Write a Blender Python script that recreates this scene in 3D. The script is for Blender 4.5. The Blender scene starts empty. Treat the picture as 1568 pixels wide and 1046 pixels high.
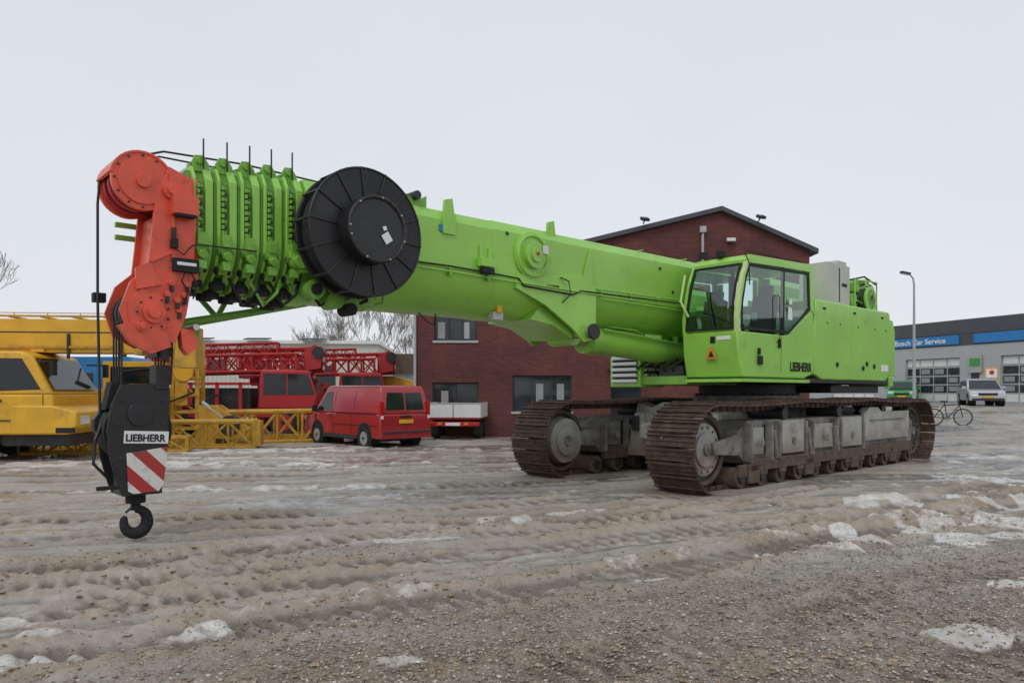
import bpy, bmesh, math, random
import numpy as np
from mathutils import Vector, Matrix, Euler
random.seed(7); np.random.seed(7)
R=math.radians
scene=bpy.context.scene
scene.view_settings.view_transform='Standard'
scene.view_settings.look='None'
scene.view_settings.exposure=0

# ---------------------------------------------------------------- materials
def nd(nt,t,**k):
    n=nt.nodes.new(t)
    for a,b in k.items(): setattr(n,a,b)
    return n
def mat(name,col,rough=.5,metal=0.0,var=.12,scale=2.5,dirt=None,damt=0.0,dscale=1.5,bump=0.0,bscale=30,coat=0.0,zdirt=None):
    m=bpy.data.materials.new(name); m.use_nodes=True
    nt=m.node_tree; b=nt.nodes['Principled BSDF']; L=nt.links
    tc=nd(nt,'ShaderNodeTexCoord')
    n1=nd(nt,'ShaderNodeTexNoise'); n1.inputs['Scale'].default_value=scale; n1.inputs['Detail'].default_value=6
    L.new(tc.outputs['Object'],n1.inputs['Vector'])
    mr=nd(nt,'ShaderNodeMapRange'); mr.inputs[1].default_value=.3; mr.inputs[2].default_value=.7
    mr.inputs[3].default_value=1-var; mr.inputs[4].default_value=1+var*.6
    L.new(n1.outputs['Fac'],mr.inputs[0])
    mx=nd(nt,'ShaderNodeVectorMath',operation='SCALE'); mx.inputs[0].default_value=col[:3]
    L.new(mr.outputs[0],mx.inputs['Scale'])
    out=mx.outputs[0]
    if dirt is not None:
        n2=nd(nt,'ShaderNodeTexNoise'); n2.inputs['Scale'].default_value=dscale; n2.inputs['Detail'].default_value=9; n2.inputs['Roughness'].default_value=.68
        L.new(tc.outputs['Object'],n2.inputs['Vector'])
        r2=nd(nt,'ShaderNodeMapRange'); r2.inputs[1].default_value=.62-damt*.35; r2.inputs[2].default_value=.78-damt*.25
        r2.inputs[3].default_value=0; r2.inputs[4].default_value=min(1,.35+damt)
        L.new(n2.outputs['Fac'],r2.inputs[0])
        fac=r2.outputs[0]
        if zdirt:
            sp=nd(nt,'ShaderNodeSeparateXYZ'); L.new(tc.outputs['Object'],sp.inputs[0])
            zr=nd(nt,'ShaderNodeMapRange'); zr.inputs[1].default_value=zdirt[0]; zr.inputs[2].default_value=zdirt[1]; zr.inputs[3].default_value=.9; zr.inputs[4].default_value=0
            L.new(sp.outputs[2],zr.inputs[0])
            ad=nd(nt,'ShaderNodeMath',operation='MAXIMUM'); 
            ml=nd(nt,'ShaderNodeMath',operation='MULTIPLY'); L.new(zr.outputs[0],ml.inputs[0]); 
            mm=nd(nt,'ShaderNodeMapRange'); mm.inputs[1].default_value=.3; mm.inputs[2].default_value=.52; L.new(n2.outputs['Fac'],mm.inputs[0]); L.new(mm.outputs[0],ml.inputs[1])
            L.new(fac,ad.inputs[0]); L.new(ml.outputs[0],ad.inputs[1]); fac=ad.outputs[0]
        mi=nd(nt,'ShaderNodeMix',data_type='RGBA'); L.new(fac,mi.inputs['Factor']); L.new(out,mi.inputs['A']); mi.inputs['B'].default_value=(*dirt,1)
        out=mi.outputs['Result']
        rr=nd(nt,'ShaderNodeMapRange'); rr.inputs[3].default_value=rough; rr.inputs[4].default_value=.85; L.new(fac,rr.inputs[0]); L.new(rr.outputs[0],b.inputs['Roughness'])
    else: b.inputs['Roughness'].default_value=rough
    L.new(out,b.inputs['Base Color'])
    b.inputs['Metallic'].default_value=metal
    if coat: b.inputs['Coat Weight'].default_value=coat; b.inputs['Coat Roughness'].default_value=.12
    if bump:
        n3=nd(nt,'ShaderNodeTexNoise'); n3.inputs['Scale'].default_value=bscale; n3.inputs['Detail'].default_value=5
        L.new(tc.outputs['Object'],n3.inputs['Vector'])
        bp=nd(nt,'ShaderNodeBump'); bp.inputs['Strength'].default_value=bump; bp.inputs['Distance'].default_value=.01
        L.new(n3.outputs['Fac'],bp.inputs['Height']); L.new(bp.outputs[0],b.inputs['Normal'])
    return m
GREEN=mat('green_paint',(.30,.62,.078),.34,var=.09,scale=1.2,dirt=(.22,.34,.11),damt=.18,dscale=2.6,coat=.3,bump=.08,bscale=6)
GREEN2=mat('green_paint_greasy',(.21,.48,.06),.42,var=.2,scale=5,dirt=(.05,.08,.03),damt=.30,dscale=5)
GREEN3=mat('green_paint_recess_shade_dirty',(.13,.30,.045),.5,var=.25,scale=6,dirt=(.03,.05,.02),damt=.35,dscale=6)  # green darkened to paint in the shadow between boom collars, plus dirt mottling
RED=mat('red_orange_paint',(.78,.10,.048),.42,var=.14,scale=3,dirt=(.30,.05,.03),damt=.22,dscale=7,coat=.15)
BLACK=mat('black_paint',(.018,.018,.02),.4,var=.3,scale=6,dirt=(.06,.055,.05),damt=.12)
BLACKM=mat('black_matt',(.012,.012,.013),.75,var=.3)
RUBBER=mat('rubber',(.02,.02,.02),.8,var=.3,dirt=(.12,.1,.08),damt=.15)
SHOE=mat('rusty_track_steel',(.080,.046,.034),.62,metal=.1,var=.38,scale=7,dirt=(.19,.115,.075),damt=.36,dscale=4,bump=.5,bscale=40)
TFRAME=mat('dirty_grey_paint',(.40,.39,.36),.6,var=.2,scale=3,dirt=(.19,.13,.09),damt=.42,dscale=2.4,zdirt=(.4,1.0))
TFRAME2=mat('grey_paint_muddy',(.23,.22,.205),.6,var=.3,scale=4,dirt=(.09,.06,.043),damt=.5,dscale=3.5)
MUDDY=mat('mud_caked_steel',(.105,.07,.05),.8,var=.4,scale=6,dirt=(.20,.145,.10),damt=.36,dscale=5,bump=.5,bscale=25)
DARKM=mat('dark_machinery',(.03,.03,.03),.55,var=.4,scale=6,dirt=(.09,.07,.05),damt=.2)
STEEL=mat('bright_steel',(.5,.5,.5),.3,metal=.9)
ROPE=mat('steel_rope',(.035,.035,.035),.5,metal=.4)
WHITE=mat('white_paint',(.72,.73,.72),.45,var=.06,dirt=(.35,.33,.3),damt=.1)
SILVER=mat('silver_car_paint',(.50,.51,.53),.3,var=.05,coat=.5,metal=.3,dirt=(.3,.28,.26),damt=.12)
LABEL=mat('label_white',(.8,.8,.8),.5,var=.02)
BEIGE=mat('beige_grey_paint',(.5,.5,.44),.5,var=.07,dirt=(.25,.24,.2),damt=.15)
YELLOW=mat('yellow_paint',(.74,.40,.025),.42,var=.14,scale=2,dirt=(.2,.13,.05),damt=.22,dscale=2.5)
YELLOWD=mat('yellow_paint_weathered',(.56,.31,.03),.5,var=.2,scale=4,dirt=(.12,.08,.05),damt=.3,dscale=3)
REDP=mat('red_crane_paint',(.44,.02,.024),.45,var=.15,scale=3,dirt=(.1,.03,.03),damt=.22)
VANRED=mat('red_car_paint',(.38,.012,.02),.3,var=.06,coat=.7,dirt=(.2,.06,.05),damt=.16)
BLUE=mat('blue_paint',(.02,.2,.5),.5,var=.1)
DKGREY=mat('dark_plastic',(.035,.037,.04),.6,var=.2)
CREAM=mat('cream_cladding',(.60,.58,.51),.7,var=.07,scale=.6,dirt=(.4,.38,.32),damt=.1,dscale=.7)
GREYWALL=mat('grey_wall_panel',(.42,.43,.44),.7,var=.06)
ROOFD=mat('dark_roofing',(.07,.075,.085),.6,var=.1)
ALU=mat('aluminium_frame',(.45,.45,.45),.4,metal=.5)
BARK=mat('bark',(.20,.175,.155),.9,var=.3,scale=10)
ORANGE=mat('amber_plastic',(.8,.25,.02),.3)
REDL=mat('red_lens',(.5,.01,.01),.2)
HL=mat('headlamp',(.7,.72,.75),.1,coat=.5)
CARGREEN=mat('green_car_paint',(.05,.3,.08),.35,coat=.5)
SEAT=mat('seat_fabric',(.03,.032,.035),.9)
CURT=mat('window_blind',(.30,.31,.31),.8)
def glassmat(name,tint,refl=.12):
    m=bpy.data.materials.new(name); m.use_nodes=True; nt=m.node_tree; nt.nodes.clear(); L=nt.links
    o=nd(nt,'ShaderNodeOutputMaterial'); t=nd(nt,'ShaderNodeBsdfTransparent'); t.inputs[0].default_value=(*tint,1)
    g=nd(nt,'ShaderNodeBsdfGlossy'); g.inputs['Roughness'].default_value=.03; g.inputs[0].default_value=(.9,.95,.95,1)
    lw=nd(nt,'ShaderNodeFresnel'); lw.inputs[0].default_value=1.6
    ad=nd(nt,'ShaderNodeMath',operation='ADD'); ad.inputs[1].default_value=refl; L.new(lw.outputs[0],ad.inputs[0])
    mx=nd(nt,'ShaderNodeMixShader'); L.new(ad.outputs[0],mx.inputs[0]); L.new(t.outputs[0],mx.inputs[1]); L.new(g.outputs[0],mx.inputs[2]); L.new(mx.outputs[0],o.inputs[0])
    return m
CABGLASS=glassmat('tinted_cab_glass',(.55,.78,.72),.07)
WINGLASS=mat('window_glass',(.035,.045,.052),.06,var=.5,scale=1.3)
BLGLASS=mat('dark_vehicle_glass',(.016,.02,.023),.08,var=.2)

def brickmat():
    m=bpy.data.materials.new('red_brick'); m.use_nodes=True; nt=m.node_tree; b=nt.nodes['Principled BSDF']; L=nt.links
    tc=nd(nt,'ShaderNodeTexCoord'); sp=nd(nt,'ShaderNodeSeparateXYZ'); L.new(tc.outputs['Object'],sp.inputs[0])
    ad=nd(nt,'ShaderNodeMath',operation='ADD'); L.new(sp.outputs[0],ad.inputs[0]); L.new(sp.outputs[1],ad.inputs[1])
    cb=nd(nt,'ShaderNodeCombineXYZ'); L.new(ad.outputs[0],cb.inputs[0]); L.new(sp.outputs[2],cb.inputs[1])
    br=nd(nt,'ShaderNodeTexBrick'); L.new(cb.outputs[0],br.inputs['Vector'])
    br.inputs['Color1'].default_value=(.15,.036,.03,1); br.inputs['Color2'].default_value=(.095,.025,.022,1); br.inputs['Mortar'].default_value=(.12,.075,.065,1)
    br.inputs['Scale'].default_value=1; br.inputs['Brick Width'].default_value=.22; br.inputs['Row Height'].default_value=.07; br.inputs['Mortar Size'].default_value=.006
    n=nd(nt,'ShaderNodeTexNoise'); n.inputs['Scale'].default_value=.7; n.inputs['Detail'].default_value=6; L.new(tc.outputs['Object'],n.inputs['Vector'])
    mr=nd(nt,'ShaderNodeMapRange'); mr.inputs[1].default_value=.3;mr.inputs[2].default_value=.7; mr.inputs[3].default_value=.75; mr.inputs[4].default_value=1.2; L.new(n.outputs['Fac'],mr.inputs[0])
    s=nd(nt,'ShaderNodeVectorMath',operation='SCALE'); L.new(br.outputs['Color'],s.inputs[0]); L.new(mr.outputs[0],s.inputs['Scale'])
    L.new(s.outputs[0],b.inputs['Base Color']); b.inputs['Roughness'].default_value=.85
    return m
BRICK=brickmat()
def stripemat():
    m=bpy.data.materials.new('red_white_hazard'); m.use_nodes=True; nt=m.node_tree; b=nt.nodes['Principled BSDF']; L=nt.links
    tc=nd(nt,'ShaderNodeTexCoord'); sp=nd(nt,'ShaderNodeSeparateXYZ'); L.new(tc.outputs['Object'],sp.inputs[0])
    a=nd(nt,'ShaderNodeMath',operation='SUBTRACT'); L.new(sp.outputs[2],a.inputs[0]); L.new(sp.outputs[0],a.inputs[1])
    ml=nd(nt,'ShaderNodeMath',operation='MULTIPLY'); ml.inputs[1].default_value=3.0; L.new(a.outputs[0],ml.inputs[0])
    f=nd(nt,'ShaderNodeMath',operation='FRACT'); L.new(ml.outputs[0],f.inputs[0])
    g=nd(nt,'ShaderNodeMath',operation='GREATER_THAN'); g.inputs[1].default_value=.5; L.new(f.outputs[0],g.inputs[0])
    n=nd(nt,'ShaderNodeTexNoise'); n.inputs['Scale'].default_value=9; n.inputs['Detail'].default_value=7; L.new(tc.outputs['Object'],n.inputs['Vector'])
    mi=nd(nt,'ShaderNodeMix',data_type='RGBA'); L.new(g.outputs[0],mi.inputs['Factor']); mi.inputs['A'].default_value=(.7,.68,.62,1); mi.inputs['B'].default_value=(.42,.03,.03,1)
    r_=nd(nt,'ShaderNodeMapRange'); r_.inputs[1].default_value=.52; r_.inputs[2].default_value=.75; r_.inputs[4].default_value=.8; L.new(n.outputs['Fac'],r_.inputs[0])
    m2=nd(nt,'ShaderNodeMix',data_type='RGBA'); L.new(r_.outputs[0],m2.inputs['Factor']); L.new(mi.outputs['Result'],m2.inputs['A']); m2.inputs['B'].default_value=(.12,.09,.08,1)
    L.new(m2.outputs['Result'],b.inputs['Base Color']); b.inputs['Roughness'].default_value=.5
    return m
STRIPE=stripemat()

# ---------------------------------------------------------------- builder
def empty(name,loc=(0,0,0),yaw=0,parent=None):
    e=bpy.data.objects.new(name,None); scene.collection.objects.link(e); e.location=loc; e.rotation_euler=(0,0,R(yaw)); e.parent=parent
    e.empty_display_size=.3
    return e
class Part:
    def __init__(s,name,parent=None,bevel=0.0,segs=2,smooth=32):
        s.name=name;s.parent=parent;s.v=[];s.f=[];s.mi=[];s.mats=[];s.bevel=bevel;s.segs=segs;s.smooth=smooth
    def mid(s,m):
        if m not in s.mats: s.mats.append(m)
        return s.mats.index(m)
    def add(s,vs,fs,m):
        o=len(s.v); s.v+= [tuple(v) for v in vs]; k=s.mid(m)
        for f in fs: s.f.append([i+o for i in f]); s.mi.append(k)
    def box(s,c,size,m,rot=None):
        x,y,z=[d/2 for d in size]
        vs=[Vector(p) for p in ((-x,-y,-z),(x,-y,-z),(x,y,-z),(-x,y,-z),(-x,-y,z),(x,-y,z),(x,y,z),(-x,y,z))]
        if rot: 
            E=Euler([R(a) for a in rot]).to_matrix(); vs=[E@v for v in vs]
        c=Vector(c); s.add([v+c for v in vs],[(0,3,2,1),(4,5,6,7),(0,1,5,4),(1,2,6,5),(2,3,7,6),(3,0,4,7)],m)
    def bx(s,x0,x1,y0,y1,z0,z1,m): s.box(((x0+x1)/2,(y0+y1)/2,(z0+z1)/2),(abs(x1-x0),abs(y1-y0),abs(z1-z0)),m)
    def prism(s,poly,t0,t1,m,axis='y'):
        def mp(p,t):
            return (p[0],t,p[1]) if axis=='y' else (t,p[0],p[1]) if axis=='x' else (p[0],p[1],t)
        n=len(poly); vs=[mp(p,t0) for p in poly]+[mp(p,t1) for p in poly]
        fs=[list(range(n))[::-1],[n+i for i in range(n)]]+[(i,(i+1)%n,n+(i+1)%n,n+i) for i in range(n)]
        s.add(vs,fs,m)
    def tprism(s,poly,w,m):
        n=len(poly); vs=[(p[0],-w(p[1]),p[1]) for p in poly]+[(p[0],w(p[1]),p[1]) for p in poly]
        fs=[list(range(n))[::-1],[n+i for i in range(n)]]+[(i,(i+1)%n,n+(i+1)%n,n+i) for i in range(n)]
        s.add(vs,fs,m)
    def poly(s,pts,m): s.add(pts,[list(range(len(pts)))],m)
    def cyl(s,p0,p1,r,m,seg=24,r1=None,caps=True):
        p0=Vector(p0);p1=Vector(p1);d=(p1-p0).normalized(); r1=r if r1 is None else r1
        u=d.orthogonal().normalized(); w=d.cross(u)
        vs=[p0+(u*math.cos(2*math.pi*i/seg)+w*math.sin(2*math.pi*i/seg))*r for i in range(seg)]+[p1+(u*math.cos(2*math.pi*i/seg)+w*math.sin(2*math.pi*i/seg))*r1 for i in range(seg)]
        fs=[(i,(i+1)%seg,seg+(i+1)%seg,seg+i) for i in range(seg)]
        if caps: fs+=[list(range(seg))[::-1],[seg+i for i in range(seg)]]
        s.add(vs,fs,m)
    def tube(s,pts,r,m,seg=8,rs=None):
        pts=[Vector(p) for p in pts]; n=len(pts); vs=[]
        ref=Vector((.13,.29,.95))
        for i,p in enumerate(pts):
            d=(pts[min(i+1,n-1)]-pts[max(i-1,0)]).normalized()
            u=d.cross(ref); 
            if u.length<1e-3: u=d.cross(Vector((1,0,0)))
            u.normalize(); w=d.cross(u); rr=rs[i] if rs else r
            vs+=[p+(u*math.cos(2*math.pi*k/seg)+w*math.sin(2*math.pi*k/seg))*rr for k in range(seg)]
        fs=[]
        for i in range(n-1):
            for k in range(seg): fs.append((i*seg+k,i*seg+(k+1)%seg,(i+1)*seg+(k+1)%seg,(i+1)*seg+k))
        fs+=[list(range(seg))[::-1],[(n-1)*seg+k for k in range(seg)]]
        s.add(vs,fs,m)
    def torus(s,c,Rr,r,m,seg=40,ms=8,axis='y'):
        vs=[];fs=[]
        for i in range(seg):
            a=2*math.pi*i/seg
            for k in range(ms):
                b=2*math.pi*k/ms; q=Rr+r*math.cos(b); h=r*math.sin(b)
                p=(q*math.cos(a),h,q*math.sin(a)) if axis=='y' else (h,q*math.cos(a),q*math.sin(a)) if axis=='x' else (q*math.cos(a),q*math.sin(a),h)
                vs.append((c[0]+p[0],c[1]+p[1],c[2]+p[2]))
                fs.append((i*ms+k,((i+1)%seg)*ms+k,((i+1)%seg)*ms+(k+1)%ms,i*ms+(k+1)%ms))
        s.add(vs,fs,m)
    def lattice(s,p0,p1,w,h,n,rm,rd,m,taper=1.0):
        p0=Vector(p0);p1=Vector(p1);d=(p1-p0).normalized();side=Vector((-d.y,d.x,0)).normalized();up=side.cross(d)*-1
        if up.z<0: up=-up
        def c(i,a,b):
            t=i/n; k=1+(taper-1)*t
            return p0.lerp(p1,t)+side*(w/2*a*k)+up*(h/2*b*k)
        cs=[(-1,-1),(1,-1),(1,1),(-1,1)]
        for a,b in cs: s.cyl(c(0,a,b),c(n,a,b),rm,m,6)
        for i in range(n):
            for k in range(4):
                q0=cs[k];q1=cs[(k+1)%4]
                if i%2: q0,q1=q1,q0
                s.cyl(c(i,*q0),c(i+1,*q1),rd,m,5)
                s.cyl(c(i,*q0),c(i,*q1),rd,m,5)
        for k in range(4): s.cyl(c(n,*cs[k]),c(n,*cs[(k+1)%4]),rm,m,6)
    def done(s,recalc=True):
        me=bpy.data.meshes.new(s.name); me.from_pydata(s.v,[],s.f)
        for m in s.mats: me.materials.append(m)
        me.polygons.foreach_set('material_index',s.mi)
        bm=bmesh.new(); bm.from_mesh(me); bmesh.ops.recalc_face_normals(bm,faces=bm.faces); bm.to_mesh(me); bm.free()
        me.polygons.foreach_set('use_smooth',[True]*len(me.polygons))
        try: me.set_sharp_from_angle(angle=R(s.smooth))
        except Exception: pass
        o=bpy.data.objects.new(s.name,me); scene.collection.objects.link(o); o.parent=s.parent
        if s.bevel:
            b=o.modifiers.new('bevel','BEVEL'); b.width=s.bevel; b.segments=s.segs; b.limit_method='ANGLE'; b.angle_limit=R(40); b.harden_normals=False
        return o
def text(name,body,size,loc,rot,m,parent,align='LEFT',bold=.0,sx=1):
    c=bpy.data.curves.new(name,'FONT'); c.body=body; c.size=size; c.extrude=.002; c.offset=bold; c.align_x=align
    o=bpy.data.objects.new(name,c); scene.collection.objects.link(o); o.data.materials.append(m); o.location=loc; o.rotation_euler=[R(a) for a in rot]; o.parent=parent; o.scale=(sx,1,1)
    return o

# ---------------------------------------------------------------- crawler crane
crane=empty('crawler_crane',(5.07,16.0,-.02),222.3)
AF,AR,RC=4.3,-4.45,.70
def track_path(d):
    top=AF-AR; arc=math.pi*RC; tot=2*top+2*arc; d%=tot
    if d<top:
        t=d/top; a=AR+top*t; sag=.05*math.sin(t*math.pi)-.035*abs(math.sin(t*math.pi*3))
        return a,2*RC+sag,0.0
    d-=top
    if d<arc:
        th=d/RC; return AF+RC*math.sin(th),RC+RC*math.cos(th),th
    d-=arc
    if d<top: return AF-d,0.0,math.pi
    d-=top
    th=d/RC; return AR-RC*math.sin(th),RC-RC*math.cos(th),math.pi+th
TOT=2*(AF-AR)+2*math.pi*RC
for side,sc in (('left',1.6),('right',-1.55)):
    p=Part('track_shoes_'+side,crane,0.0)
    n=104; pitch=TOT/n
    for i in range(n):
        a,z,th=track_path(i*pitch)
        jt=random.uniform(-1.5,1.5)
        rot=(0,math.degrees(th)+jt,0); E=Euler((0,th,0)).to_matrix()
        def off(v): v=E@Vector(v); return (a+v.x,sc+v.y,z+.0+v.z)
        jw=random.uniform(-.008,.008)
        p.box(off((0,jw,.012)),(pitch*.93,.90,.03),SHOE,rot)
        p.box(off((-pitch*.40,jw,.045)),(.022,.90,.045),SHOE,rot)
        p.box(off((0,jw,.035)),(.018,.90,.03),SHOE,rot)
        p.box(off((pitch*.36,jw,.035)),(.018,.90,.03),SHOE,rot)
        for q in (.14,-.14): p.box(off((0,q,-.05)),(pitch*.8,.06,.1),SHOE,rot)
        for q in (-.33,.33): p.box(off((.03,q,.031)),(.07,.06,.012),DARKM,rot)
        for _ in range(2):
            if random.random()<.35: p.box(off((random.uniform(-.06,.06),random.uniform(-.42,.42),.028)),(random.uniform(.03,.07),random.uniform(.05,.16),.03),MUDDY,rot)
    p.done()
    p=Part('track_frame_'+side,crane,.015)
    sg=1 if sc>0 else -1
    TF=TFRAME if sc>0 else TFRAME2
    p.prism([(-4.0,.42),(3.3,.42),(3.5,.6),(3.5,.95),(3.2,1.14),(-3.8,1.14),(-4.15,.95),(-4.15,.6)],sc-.28,sc+.28,TFRAME2)
    p.prism([(3.3,.55),(4.2,.62),(4.2,.80),(3.3,.95)],sc+.2,sc+.27,TFRAME2); p.prism([(3.3,.55),(4.2,.62),(4.2,.80),(3.3,.95)],sc-.27,sc-.2,TFRAME2)
    for so in (1,-1):
        y=sc+so*.28
        p.bx(-3.8,3.3,y-so*.002,y+so*.12,.30,.50,MUDDY)
        for (x0,x1,z0,z1,t,m) in ((2.75,3.2,.56,1.02,.05,TF),(1.45,2.25,.54,1.12,.13,TF),(.15,1.0,.56,1.02,.07,TF),(-1.05,-.15,.54,1.12,.13,TF),(-3.75,-1.3,.60,1.20,.08,TF)):
            p.bx(x0,x1,y-so*.003,y+so*t,z0,z1,m)
        for x in (3.3,2.62,2.35,1.36,1.1,.06,-.1,-1.15): p.bx(x-.025,x+.025,y,y+so*.15,.45,1.1,TFRAME2)
        p.bx(2.28,2.72,y,y+so*.02,.56,1.05,BLACKM)
        for x in (2.95,1.85,.55,-.6): p.cyl((x,y+so*.13,.76),(x,y+so*.15,.76),.07,TFRAME2,16)
        for x in (2.5,1.25,.1): p.box((x,y+so*.12,.72),(.07,.08,.5),TFRAME2,(0,12,0))
        p.box((-2.5,y+so*.09,1.03),(1.9,.02,.03),TFRAME2); p.prism([(-2.2,1.2),(-1.4,1.2),(-1.6,1.3),(-2.0,1.3)],y-so*.1,y+so*.08,TF)
    for i in range(12):
        x=-3.75+i*.66
        p.cyl((x,sc-.34,.20),(x,sc+.34,.20),.17,MUDDY,20)
        p.cyl((x,sc-.38,.20),(x,sc+.38,.20),.09,DARKM,14)
        p.bx(x-.12,x+.12,sc+sg*.33,sc+sg*.39,.22,.42,MUDDY)
        if i%3==1: p.bx(x+.16,x+.5,sc+sg*.30,sc+sg*.40,.10,.40,MUDDY)
    for x in (-2.4,-.2,2.0):
        p.cyl((x,sc-.33,1.24),(x,sc+.33,1.24),.11,DARKM,18)
    for (x,m) in ((AF,TFRAME),(AR,DARKM)):
        rr=.54; rec=.08 if sc>0 else .2
        p.cyl((x,sc-.2,.70),(x,sc+.10,.70),rr,DARKM,40)
        for so in (1,-1):
            p.cyl((x,sc+so*.08,.70),(x,sc+so*(.08+rec),.70),.45,m,36,r1=.42)
            p.torus((x,sc+so*.12,.70),.55,.05,MUDDY,40,8)
            p.cyl((x,sc+so*(.08+rec),.70),(x,sc+so*(.12+rec),.70),.28,m,30)
            p.cyl((x,sc+so*(.1+rec),.70),(x,sc+so*(.15+rec),.70),.10,TFRAME2,20)
            if sc>0:
                for k in range(14):
                    t=2*math.pi*k/14; p.cyl((x+.36*math.cos(t),sc+so*(.08+rec),.70+.36*math.sin(t)),(x+.36*math.cos(t),sc+so*(.11+rec),.70+.36*math.sin(t)),.022,TFRAME2,8)
        for k in range(18):
            t=2*math.pi*k/18; p.box((x+.60*math.cos(t),sc,.70+.60*math.sin(t)),(.12,.16,.09),DARKM,(0,-math.degrees(t),0))
    p.done()
p=Part('car_body',crane,.02)
p.prism([(-1.5,-1.1),(1.5,-1.1),(1.5,1.1),(-1.5,1.1)],.62,1.38,TFRAME2,'z')
for a0 in (1.55,-1.55):
    for so in (1,-1):
        p.prism([(a0-.35,.55),(a0+.35,.55),(a0+.28,1.28),(a0-.28,1.28)],so*.2,so*1.31,TFRAME2)
for so in (1,-1):
    p.prism([(so*.10,.80),(so*.10,1.40),(so*.55,1.42),(so*.85,1.30),(so*1.18,1.42),(so*1.25,1.1),(so*1.2,.45),(so*.9,.32),(so*.62,.6)],1.9,2.25,TFRAME,'x')
    p.prism([(so*.62,.35),(so*.75,1.2),(so*.95,1.2),(so*1.15,.35)],2.25,2.65,TFRAME,'x')
    p.cyl((2.45,so*.3,.9),(2.45,so*.95,.9),.11,TFRAME2)
    p.prism([(1.0,.95),(2.9,.72),(2.9,.98),(1.0,1.35)],so*.45,so*.62,TFRAME)
    p.box((2.7,so*.88,1.0),(.06,.14,.3),DARKM)
p.cyl((0,0,1.36),(0,0,1.55),1.12,TFRAME2,48)
p.cyl((0,0,1.55),(0,0,1.78),1.0,DARKM,48)
for k in range(36):
    t=2*math.pi*k/36; p.cyl((1.06*math.cos(t),1.06*math.sin(t),1.54),(1.06*math.cos(t),1.06*math.sin(t),1.6),.03,DARKM,6)
p.tube([(1.6,.5,1.2),(2.1,.6,1.0),(2.3,1.0,.9),(2.1,1.3,.9)],.03,BLACKM)
p.tube([(1.6,.35,1.2),(2.2,.4,.95),(2.4,.9,.8),(2.1,1.3,.8)],.03,BLACKM)
p.done()
p=Part('slewing_platform',crane,.015)
p.bx(-3.9,2.7,-1.35,.34,1.76,1.93,GREEN2)
p.bx(-3.9,2.72,.34,1.46,1.80,1.90,DARKM)
p.bx(-3.85,1.3,-1.0,-.86,1.93,2.9,GREEN)
p.bx(-3.85,1.3,-.02,.12,1.93,2.9,GREEN)
for y in (.16,-1.22): p.prism([(-3.9,2.0),(-1.0,2.0),(-1.6,3.0),(-2.6,4.05),(-3.3,4.05),(-3.9,3.3)],y,y+.14,GREEN)
p.cyl((-3.0,-1.25,3.7),(-3.0,.33,3.7),.16,STEEL)
p.prism([(-4.5,2.0),(-3.93,2.0),(-3.93,3.35),(-4.35,3.35),(-4.5,3.1)],-1.5,1.38,GREEN)
p.bx(-4.2,-3.93,.5,1.45,1.75,1.98,GREEN)
p.bx(-3.7,-1.2,-.6,1.3,1.60,1.76,DARKM)
p.done()
p=Part('engine_housing',crane,.03)
p.prism([(-3.88,2.05),(-3.6,1.87),(-.35,1.87),(.0,1.98),(.0,2.75),(-.12,3.5),(-3.8,3.5),(-3.88,3.42)],.42,1.50,GREEN)
p.done()
p=Part('engine_housing_details',crane,.004)
for x in (-.9,-1.75,-2.7): p.bx(x-.003,x+.003,1.499,1.502,1.98,3.4,GREEN2)
for x,z in ((-1.05,2.2),(-2.35,2.15),(-2.95,2.2),(-2.55,2.25)): p.cyl((x,1.48,z),(x,1.515,z),.055,BLACKM,14)
for x in (-.45,-1.9,-3.4): p.bx(x-.05,x+.05,1.5,1.52,3.32,3.36,BLACKM)
p.bx(-3.75,-3.35,1.5,1.506,2.1,2.25,LABEL)
p.bx(-3.3,-.2,.8,.82,3.5,3.62,GREEN)
for x in (-.6,-1.2,-2.1,-3.0,-3.6): p.cyl((x,1.5,3.05),(x,1.512,3.05),.018,DARKM,8)
p.done()
p=Part('right_side_housing',crane,.03)
p.bx(-3.8,1.6,-1.5,-1.05,1.93,3.1,GREEN)
p.done()
p=Part('oil_cooler_louvre',crane,.015)
p.prism([(1.95,1.72),(2.75,1.72),(2.75,2.3),(2.65,2.45),(1.95,2.45)],-1.5,-.72,GREEN)
p.done()
p=Part('louvre_slats',crane,.0)
for k in range(5):
    z=1.84+k*.115; p.box((2.775,-1.11,z),(.05,.62,.06),LABEL,(0,-25,0)); p.box((2.752,-1.11,z+.055),(.01,.64,.05),BLACKM)
    p.box((2.35,-.70,z),(.55,.05,.06),LABEL,(25,0,0)); p.box((2.35,-.718,z+.055),(.56,.01,.05),BLACKM)
p.done()
p=Part('rear_cabinet',crane,.02)
p.bx(-2.25,-1.15,.62,1.25,3.5,4.42,BEIGE); p.bx(-2.2,-1.75,.7,1.2,4.42,4.52,BEIGE)
p.bx(-1.75,-1.7,1.25,1.257,3.6,4.35,DKGREY); p.bx(-2.1,-1.85,1.25,1.258,3.95,4.02,BLACKM)
p.done()
p=Part('hoist_winch',crane,.01)
p.cyl((-3.3,.35,3.78),(-3.3,1.3,3.78),.24,GREEN2); p.cyl((-3.3,.3,3.78),(-3.3,.4,3.78),.34,GREEN); p.cyl((-3.3,1.25,3.78),(-3.3,1.30,3.78),.30,GREEN)
for y in np.linspace(.45,1.2,16): p.torus((-3.3,y,3.78),.25,.02,ROPE,24,5)
p.cyl((-2.6,.5,3.7),(-2.6,1.2,3.7),.18,GREEN2)
p.prism([(-3.95,3.3),(-3.6,3.5),(-3.5,4.1),(-3.75,4.38),(-4.0,4.2),(-4.1,3.6)],.55,.70,GREEN2)
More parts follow.
